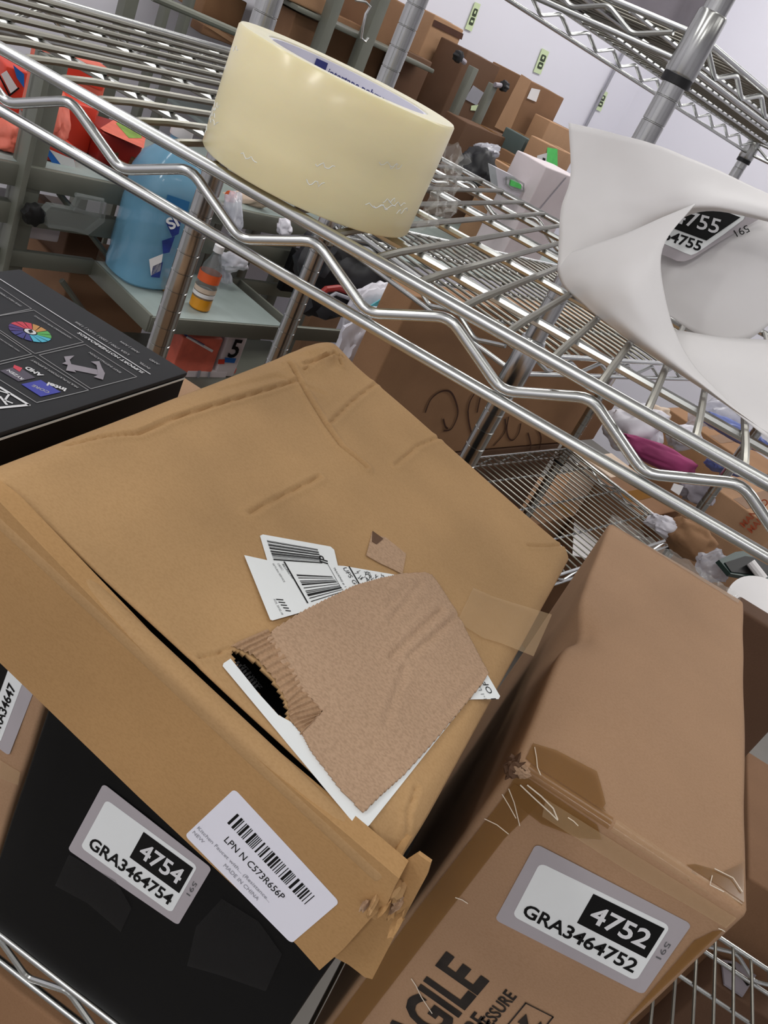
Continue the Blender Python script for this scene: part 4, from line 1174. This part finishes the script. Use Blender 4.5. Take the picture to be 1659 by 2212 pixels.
for px_, at_, dm, mt, lb_, nm, ct in (
        ((505, 565), ('v', 1.50), (.032, .02, .022), 'white_bag', 'white and purple wrapper behind the drink bottle', 'plastic_wrapper', 'wrapper'),
        ((592, 548), ('v', 1.56), (.02, .015, .022), 'white_bag', 'small white wrapper under the tape roll, on the rack', 'plastic_wrapper', 'wrapper'),
        ((505, 460), ('v', 1.50), (.02, .015, .045), 'clear_bag', 'clear crumpled plastic hanging beside the chrome post', 'plastic_bag', 'bag'),
        ((530, 432), ('v', 1.60), (.06, .02, .02), 'cream_bag', 'cream cloth bag with an orange cap on the rack beam', 'cloth_bag', 'bag'),
        ((615, 490), ('v', 1.48), (.016, .012, .02), 'white_bag', 'scrap of clear wrap on the grey beam under the tape roll', 'plastic_wrapper', 'wrapper'),
        ((478, 600), ('v', 1.53), (.022, .016, .028), 'clear_bag', 'clear wrapper leaning behind the orange drink bottle', 'plastic_wrapper', 'wrapper')):
    blob_thing(nm, lb_, ct, px_, at_, dm, mt, px_[0] % 7, .35)
mb = MB(); mb.lathe([(.012, 0), (.013, .002), (.013, .016), (.011, .018)], atV((492, 424), 1.56), 'orange_print', 16, axis=UD); mb.build('bottle_cap', label='orange screw cap beside the cream bag', cat='cap')
carton('black_device', 'black upright device behind the second chrome post', (640, 540), (668, 552), (620, 600), ('v', 1.50), .02, 'black_box', d=68, down=.80, cat='device', bev=.003, seams=False)
# black bag with red trim, white and teal bags
bb = thing('black_bag', atV((730, 690), 1.25), 'black bag with red trim behind the truss of the near shelf', 'bag')
mb = MB(); blob(mb, atV((745, 590), 1.25), (.12, .07, .10), 'black_bag', 4, .3, 1.6, 4, frame=(unit(UD), VD, np.array((0, 0, 1.))), sharp=.8); mb.build('bag_body', bb)
mb = MB(); mb.tube([atV(p, 1.16) for p in ((688, 640), (705, 625), (730, 622), (760, 632), (790, 650))], .007, 'dkred', 8); mb.build('red_trim', bb)
mb = MB(); mb.tube([atV(p, 1.15) for p in ((700, 648), (725, 634), (755, 645), (785, 665))], .004, 'ink_pale', 8); mb.build('zip', bb)
tb = thing('plastic_bag', atV((800, 720), 1.10), 'clear plastic bag holding a teal card beside the handwritten carton', 'bag')
mb = MB(); blob(mb, atV((815, 680), 1.13), (.085, .03, .085), 'white_bag', 9, .25, 1.6, 4, frame=(unit(UD), VD, np.array((0, 0, 1.)))); mb.build('bag_body', tb)
Ft = Face(atV((815, 680), 1.088), -VD); mb = MB(); Ft.poly(mb, [(790, 665), (828, 642), (866, 652), (880, 675), (862, 722), (820, 700)], 'teal', 0, .002); mb.build('teal_card', tb, label='teal card')
wb = thing('plastic_bag', atV((780, 790), 1.02), 'white plastic bag with a cream block under the front truss', 'bag')
mb = MB(); blob(mb, atV((785, 745), 1.06), (.075, .03, .08), 'white_bag', 2, .25, 1.6, 4, frame=(unit(UD), VD, np.array((0, 0, 1.)))); mb.build('bag_body', wb)
Ft = Face(atV((785, 745), 1.012), -VD); mb = MB(); Ft.poly(mb, [(788, 765), (822, 758), (815, 800), (790, 790), (770, 775)], 'cream_bag', 0, .004); Ft.poly(mb, [(800, 752), (812, 750), (816, 758), (804, 762)], 'red', .001, .003); Ft.poly(mb, [(778, 742), (796, 738), (800, 750), (782, 754)], 'black_bag', .001, .003); mb.build('bag_contents', wb)

# big carton with handwriting, on the rear racks
t, f_, tp_ = carton('cardboard_box', 'big brown carton with marker handwriting behind the near rack', (896, 640), (1300, 830), (723, 1000), ('v', .905), .07, 'brown2', d='U', seams=False)
HW = [[(918, 890), (930, 862), (952, 845), (972, 846), (984, 868), (988, 895), (975, 925), (958, 930)], [(957, 905), (961, 920), (966, 925)],
      [(1010, 888), (1014, 868), (1024, 850)], [(1010, 888), (1012, 910), (1018, 935), (1024, 942)],
      [(1090, 905), (1092, 925), (1084, 942), (1066, 962)], [(1098, 900), (1094, 925), (1098, 945), (1108, 950), (1120, 935), (1124, 915)],
      [(1140, 935), (1146, 960), (1142, 975)], [(1160, 925), (1168, 945), (1164, 970)], [(1040, 845), (1034, 870), (1030, 890)]]
for s_ in HW:
    P_ = np.array(s_, float)
    sm = []
    for i in range(len(P_) - 1):
        p0 = P_[max(i - 1, 0)]; p1 = P_[i]; p2 = P_[i + 1]; p3 = P_[min(i + 2, len(P_) - 1)]
        for u in np.linspace(0, 1, 6, False): sm.append(tuple(.5 * (2 * p1 + (p2 - p0) * u + (2 * p0 - 5 * p1 + 4 * p2 - p3) * u * u + (3 * p1 - p0 - 3 * p2 + p3) * u ** 3)))
    sm.append(tuple(P_[-1])); mb = MB(); f_.line(mb, sm, .0042, 'marker', .0012); mb.build('pen_stroke', t, label='brown marker stroke', smooth=0)
carton('cardboard_box', 'brown carton beside the handwritten one with a teal sticker', (1282, 850), (1330, 872), (1222, 990), ('v', .93), .2, 'brown3', d='U', down=.70)
# supports under them
carton('cardboard_box', 'brown carton on the floor beneath the handwritten carton', (723, 1002), (1190, 992), (700, 1200), ('v', .908), .07, 'brown4', d='U', down=0.0)

# cartons along the sign wall, top of the picture
G_ = 'brown cartons stacked along the sign wall'
wallset = [
    ('brown carton with a pale flap at the top edge left of the tape roll', (440, 52), (545, 100), (420, 118), ('v', 2.25), .06, 'brown3', 'U', 1.20),
    ('brown carton above the pale-flap carton left of the tape roll', (452, -30), (535, 5), (430, 60), ('v', 2.32), .25, 'brown2', 'U', 1.24),
    ('brown carton between the chrome post and the first grey post', (640, 26), (705, 55), (600, 112), ('v', 2.08), .15, 'brown3', 'U', None),
    ('tan carton on the thin grey ledge at the top edge', (628, -40), (720, -5), (628, -2), ('v', 2.06), .3, 'tanbox', 'U', 1.376),
    ('brown carton behind the two flat grey posts', (705, 20), (790, 50), (690, 130), ('v', 2.25), .2, 'brown3', 'U', .97),
    ('brown carton beside the S-shaped hook', (838, -10), (905, 15), (790, 160), ('v', 2.20), .2, 'brown3', 'U', .97),
    ('dark brown carton beside the tall taped one', (878, 108), (935, 134), (840, 210), ('v', 2.11), .08, 'brown4', 'U', .97)]
for lb_, TL, TR, BL, at_, dp_, mt, d_, dn in wallset:
    t, f_, tp_ = carton('cardboard_box', lb_, TL, TR, BL, at_, dp_, mt, d=d_, down=dn, group=G_)
    if 'pale flap' in lb_: deco(t, f_, [('p', 'tanbox', [(438, 52), (470, 62), (515, 90), (500, 92)])], 'flap')
t, f_, tp_ = carton('tall_cardboard_box', 'tallest narrow carton with dark tape round its top by the signs', (940, 31), (1004, 62), (873, 200), ('v', 2.32), .10, 'tanbox', d='U', down=.0, cat='box', group=G_)
deco(t, f_, [('p', 'marker', [(938, 42), (1001, 73), (997, 86), (934, 55)])], 'tape_band', 'dark tape band')
t, f_, tp_ = carton('cardboard_box', 'dark carton with grey labels between the two black knobs', (1012, 108), (1079, 152), (930, 280), ('v', 2.16), .14, 'brown4', d='U', down=.97, group=G_)
deco(t, f_, [('p', 'ink_pale', [(1022, 184), (1045, 200), (1030, 228), (1004, 214)]), ('p', 'tag_green', [(1018, 228), (1034, 226), (1034, 240), (1016, 238)])], 'label')
t, f_, tp_ = carton('cardboard_box', 'tan and brown carton with a white label right of the black knobs', (1147, 174), (1219, 214), (1095, 300), ('v', 2.10), .2, 'brown3', d='U', down=.97, group=G_)
deco(t, f_, [('p', 'white', [(1148, 190), (1167, 194), (1158, 220), (1138, 212)]), ('p', 'tanbox', [(1126, 160), (1148, 174), (1098, 290), (1068, 274)])], 'label')
carton('cardboard_box', 'wide brown carton low behind the loose tape end', (885, 250), (1020, 300), (860, 400), ('v', 1.95), .12, 'brown3', d='U', down=.97, group=G_)
carton('cardboard_box', 'brown carton under the dark labelled carton', (1010, 264), (1128, 318), (990, 400), ('v', 1.90), .1, 'brown4', d='U', down=.97, group=G_)
carton('cardboard_box', 'brown carton right of the grey-green box by the paper', (1190, 262), (1260, 300), (1160, 345), ('v', 1.985), .08, 'tanbox', d='U', down=.97, group=G_)
t, f_, tp_ = carton('grey_box', 'dark grey-green box with a small white label', (1138, 298), (1168, 314), (1118, 340), ('v', 1.82), .1, 'dark_grey', d='U', down=1.03)
deco(t, f_, [('p', 'white', [(1138, 316), (1148, 320), (1142, 334), (1132, 330)])], 'label')
carton('cardboard_box', 'orange-brown carton under the grey-green box', (1118, 338), (1180, 366), (1095, 420), ('v', 1.80), .08, 'brown3', d='U', down=.97, group=G_)
carton('cardboard_box', 'small tan carton beside the clear tray with green', (1112, 368), (1146, 386), (1090, 440), ('v', 1.62), .1, 'tanbox', d='U', down=.97, group=G_)
t, f_, tp_ = carton('cardboard_box', 'tan carton with a bright green sticker by the white paper', (1186, 312), (1240, 340), (1150, 420), ('v', 1.70), .08, 'tanbox', d='U', down=.97)
deco(t, f_, [('p', 'sticker_green', [(1182, 318), (1204, 322), (1204, 362), (1178, 358)]), ('p', 'white', [(1160, 336), (1182, 330), (1178, 368), (1158, 378)]), ('p', 'ink', [(1172, 340), (1178, 342), (1176, 354), (1170, 352)], .001)], 'sticker', 'bright green sticker')
t, f_, tp_ = carton('white_carton', 'long pinkish white carton slanting below the green sticker', (1182, 360), (1250, 405), (1130, 445), ('v', 1.45), .12, 'offwhite', d='U', down=.97, seams=False)
deco(t, f_, [('l', 'ink_pale', [(1222, 384), (1150, 470)], .004)], 'seam')
# supporting steel shelf for the row along the wall
rD = thing('steel_storage_rack', uv(2.2, 2.2, 0), 'long grey steel rack along the sign wall carrying brown cartons', 'storage rack')
mb = MB(); ubox(mb, 1.72, 3.4, 2.03, 2.58, .955, .968, 'board'); mb.build('shelf_board', rD)
rE = thing('steel_table', uv(2.45, 1.7, 0), 'low steel table behind the near shelf carrying small cartons and bags', 'table')
mb = MB(); ubox(mb, 1.72, 3.2, 1.40, 1.975, .955, .968, 'board'); mb.build('table_top', rE)
for u_ in (1.74, 3.16):
    for v_ in (1.42, 1.95):
        mb = MB(); ubox(mb, u_, u_ + .03, v_, v_ + .03, 0, .955, 'grey_paint'); mb.build('leg', rE)
mb = MB(); ubox(mb, 1.70, 2.3, 2.03, 2.58, 1.362, 1.375, 'grey_paint'); mb.build('shelf_board', rD)
for px_, v_, w_ in (((735, 0), 2.0, .032), ((833, 0), 2.0, .040), ((282, 20), 2.2, .036), ((360, 35), 2.2, .014), ((408, 35), 2.2, .016)):
    P_ = atV(px_, v_); u_ = (P_ - OG) @ UD
    mb = MB(); ubox(mb, u_ - w_ / 2, u_ + w_ / 2, v_, v_ + .035, 0, 2.2, 'grey_paint', .002); mb.build('post', rD)
mb = MB(); mb.tube([atV((330, -7), 2.0), atV((520, 74), 2.0)], .0095, 'grey_paint', 10); mb.build('rail', rD)
for pa, pb, kb, dr in (((1004, 135), (976, 263), (990, 122), None), ((1069, 183), (1033, 263), (1089, 186), None)):
    P_ = atV(pb, 1.99); u_ = (P_ - OG) @ UD; zt = atV(pa, 1.99)[2]
    mb = MB(); ubox(mb, u_ - .014, u_ + .014, 1.985, 2.01, .968, zt, 'grey_paint', .002); pp = mb.build('upright', rD)
    mb = MB(); mb.tube([atV(pa, 1.98), atV(kb, 1.98)], .008, 'bracket', 10); mb.build('clamp', rD)
    knob(rD, kb, 1.975, .017, UD if kb[0] > 1000 else -VD)
hkp = [(768, 0), (790, 4), (800, 14), (790, 30), (784, 55), (780, 82), (789, 90), (796, 82)]
mb = MB(); mb.tube([atV(p, 1.93) for p in hkp], .0035, 'chrome', 8); mb.build('hook', label='chrome S-shaped hook hanging at the top edge', cat='hook')
# black bag and clear tray behind the shelf
bk = blob_thing('black_bag', 'black bag with a grey plastic tuft at the back rail of the near shelf', 'bag', (1030, 362), ('v', 1.62), (.05, .04, .05), 'black_bag', 8)
blob_thing('plastic_bag', 'tuft of clear grey plastic above the black bag', 'bag', (1048, 326), ('v', 1.64), (.035, .02, .022), 'clear_bag', 5, .5)
tr = thing('clear_tray', atV((1090, 415), 1.5), 'clear plastic tray with green inside at the back rail', 'tray')
Ft = Face(atV((1085, 390), 1.52), -VD)
mb = MB(); Ft.poly(mb, [(1054, 352), (1095, 372), (1118, 400), (1112, 428), (1085, 420), (1060, 395)], 'white_bag', 0, .03); mb.build('tray_body', tr)
mb = MB(); Ft.poly(mb, [(1086, 378), (1108, 388), (1108, 398), (1084, 390)], 'sticker_green', .031, .003); mb.build('green_insert', tr, label='green insert')
mb = MB(); mb.tube([Ft.at(p) - VD * .036 for p in ((1074, 372), (1092, 374), (1112, 386), (1112, 402), (1086, 396), (1074, 386), (1074, 372))], .003, 'clear_plastic', 6); mb.build('tray_rim', tr)

# signs and pipe on the back wall
SG = 'pale green bin signs on the back wall'
for lb_, pts_, a_ in (('upper left pale green sign with dark figures beside the tallest carton', [(1026, 4), (1038, 9), (1018, 68), (1004, 62)], 0), ('middle pale green sign with dark figures above the tan carton', [(1171, 104), (1186, 112), (1167, 161), (1152, 155)], 0), ('right pale green sign beside the thin wall pipe', [(1301, 194), (1313, 200), (1297, 241), (1284, 235)], 0)):
    Fw = Face(OG + VD * (V0 - .004), -VD)
    mb = MB(); Fw.poly(mb, pts_, 'tag_green', 0, .002)
    q = Fw.quad(*pts_)
    q.rect(mb, .2, .20, .85, .48, 'tag_ink', .003, rad=.12); q.rect(mb, .40, .27, .62, .38, 'tag_green', .0034)
    q.rect(mb, .2, .52, .85, .80, 'tag_ink', .003, rad=.12); q.rect(mb, .35, .62, .70, .70, 'tag_green', .0034)
    mb.build('wall_sign', label=lb_, cat='sign', group=SG, smooth=0)
mb = MB(); pa = atV((1317, 172), V0 - .015); mb.tube([(pa[0], pa[1], .97), (pa[0], pa[1], 2.2)], .008, 'ink_pale', 10); mb.build('wall_pipe', label='thin grey pipe on the back wall beside the right sign', cat='pipe')
# grey bag on the top shelf of the rear rack
P_ = atU((1475, 0), 1.02)
t = MB(); t.rbox((P_[0], P_[1], 1.5645), UD * .10, VD * .22, (0, 0, .2), 'bracket', bev=.01, seg=3); t.build('grey_case', label='grey case on the top shelf of the rear chrome rack', cat='case')

# lower right clutter beyond the rear rack
carton('cardboard_box', 'brown carton on the floor under the rear chrome rack', (1080, 1150), (1330, 1130), (1100, 1300), ('Z', .45), .2, 'brown2', d='U', down=0.0)
mb = MB(); ft = Face((0, 0, .453), (0, 0, 1))
for P_, lb_ in (([(1240, 1125), (1300, 1130), (1282, 1210), (1236, 1200)], 'larger white sheet seen through the low wire shelf'), ([(1245, 1102), (1280, 1102), (1278, 1120), (1242, 1120)], 'smaller white slip seen through the low wire shelf')):
    mb = MB(); ft.poly(mb, P_, 'white', 0, .002); mb.build('paper_sheet', label=lb_, cat='paper', smooth=0)
carton('cardboard_box', 'wide brown carton at the low right behind the front truss', (1290, 1035), (1420, 1090), (1260, 1180), ('u', 2.35), .25, 'brown3', d='A', down=0)
carton('cream_carton', 'cream carton edge below the white bag', (1260, 985), (1345, 1000), (1230, 1030), ('u', 2.50), .2, 'cream_bag', d='A', down=0, seams=False)
t, f_, tp_ = carton('cardboard_box', 'brown carton with faded red print behind the front truss', (1520, 1035), (1690, 1130), (1440, 1250), ('u', 2.30), .3, 'tanbox', d='A', down=0)
deco(t, f_, [('t', 'print_red', 'MANITO', (1608, 1140), (1662, 1085), (1586, 1110)), ('t', 'print_red', 'MANITO', (1624, 1152), (1678, 1097), (1600, 1122))], label='faded red print')
wbg = blob_thing('white_bag', 'white bag heaped on the clutter behind the front truss', 'bag', (1372, 925), 2.15, (.075, .06, .055), 'white_bag', 4, .3)
blob_thing('cream_cloth', 'cream cloth peeping over the white bag', 'cloth', (1400, 900), 2.2, (.05, .04, .03), 'cream_bag', 2, .3)
blob_thing('white_bag', 'small white bag right of the cream cloth', 'bag', (1480, 945), 2.3, (.045, .04, .03), 'white_bag', 7, .3)
blob_thing('magenta_cloth', 'magenta cloth sloping under the white bag', 'cloth', (1425, 985), 2.05, (.10, .03, .026), 'magenta', 3, .22, rot=.42)
blob_thing('blue_bag', 'pale blue plastic bag behind the zigzag truss at right', 'bag', (1570, 1005), 2.05, (.05, .03, .022), 'blue_bag', 5, .3, rot=.3)
blob_thing('blue_bag', 'blue edge of packaging behind the white paper tongue', 'bag', (1590, 935), 2.3, (.10, .03, .02), 'blue_bag', 8, .3, rot=.5)
blob_thing('plastic_bag', 'clear plastic bag over the blue packaging', 'bag', (1560, 895), 2.35, (.08, .04, .04), 'clear_bag', 3, .4)
carton('cardboard_box', 'brown carton behind the blue packaging at the right edge', (1440, 880), (1700, 960), (1430, 1040), ('u', 2.75), .2, 'brown2', d='A', down=0)
mb = MB(); Fq = Face(dep((1445, 1055), 2.0), -RC[2]); Fq.poly(mb, [(1455, 1044), (1476, 1050), (1466, 1070), (1448, 1058)], 'white', 0, .003); mb.build('white_tag', label='white tag on the brown carton below the truss', cat='tag')
blob_thing('grey_wrap', 'grey crumpled wrap beside the carton with red print', 'wrap', (1510, 1062), 2.1, (.045, .02, .03), 'bracket', 6, .4, rot=.4)
blob_thing('white_wrap', 'white wrap scrap under the low wire shelf end', 'wrap', (1438, 1138), 1.9, (.04, .02, .02), 'white_bag', 3, .4, rot=.5)
blob_thing('brown_sack', 'dull brown fuzzy sack below the front truss', 'sack', (1490, 1165), 1.9, (.055, .04, .04), 'brown2', 2, .25, rot=.6)
# green-black tray with white stick, white disc
tr = thing('dark_green_tray', dep((1610, 1250), 1.55), 'dark green and black tray with a white stick at the right edge', 'tray')
Fq = Face(dep((1610, 1240), 1.58), unit(np.array((0.1, -.5, .85))))
mb = MB(); Fq.poly(mb, [(1545, 1215), (1580, 1198), (1640, 1190), (1700, 1210), (1720, 1280), (1650, 1260), (1570, 1245)], 'dark_green', 0, .012); mb.build('tray_body', tr)
mb = MB(); Fq.poly(mb, [(1556, 1222), (1600, 1208), (1650, 1216), (1690, 1240), (1640, 1250), (1570, 1242)], 'black_ring', .0125, .002); mb.build('tray_well', tr)
mb = MB(); mb.tube([Fq.at((1604, 1226)) + Fq.n * .024, Fq.at((1632, 1262)) + Fq.n * .024], .0085, 'white', 10); mb.build('white_stick', tr, label='white stick')
mb = MB()
c_ = dep((1655, 1330), 1.50); nd = unit(np.array((0.05, -.45, .9))); Fd = Face(c_, nd)
mb.lathe([(.075, -.004), (.078, 0), (.078, .003), (.074, .005)], c_, 'white', 48, axis=nd); mb.build('white_disc', label='flat white disc under the dark green tray', cat='disc')
blob_thing('clear_sheet', 'clear crumpled sheet beside the dark green tray', 'sheet', (1540, 1225), 1.62, (.03, .015, .03), 'clear_bag', 4, .4)

# right-hand brown cartons beyond carton 4752
carton('cardboard_box', 'dark brown carton at the right edge beside carton 4752', (1597, 1316), (1800, 1430), (1640, 1900), ('Y', .60), .04, 'brown4', d='X', seams=False)
t, f_, tp_ = carton('cardboard_box', 'lighter brown carton under the dark one at the right edge', (1618, 1896), (1830, 2020), (1640, 2100), ('Y', .605), .3, 'brown3', d='X', down=0.0, seams=False)
# under the lowest shelf
t, f_, tp_ = carton('cardboard_box', 'dark carton with a white panel under the low shelf at bottom right', (1540, 2118), (1700, 2210), (1540, 2212), ('Z', .60), .12, 'brown4', d='X', down=0.0, seams=False)
mb = MB(); tp_.poly(mb, [(1556, 2076), (1600, 2082), (1634, 2104), (1602, 2155), (1562, 2128)], 'bracket', .0006, .003); tp_.line(mb, [(1577, 2091), (1580, 2100)], .012, 'ink', .0045); tp_.line(mb, [(1606, 2120), (1611, 2127)], .010, 'ink', .0045); mb.build('white_panel', t, label='grey-white panel with dark holes', smooth=0)
carton('cardboard_box', 'brown carton on the floor below the front rail at bottom left', (-60, 2066), (200, 2262), (-60, 2300), ('Y', .03), .3, 'brown2', d='X', down=0.0, seams=False)
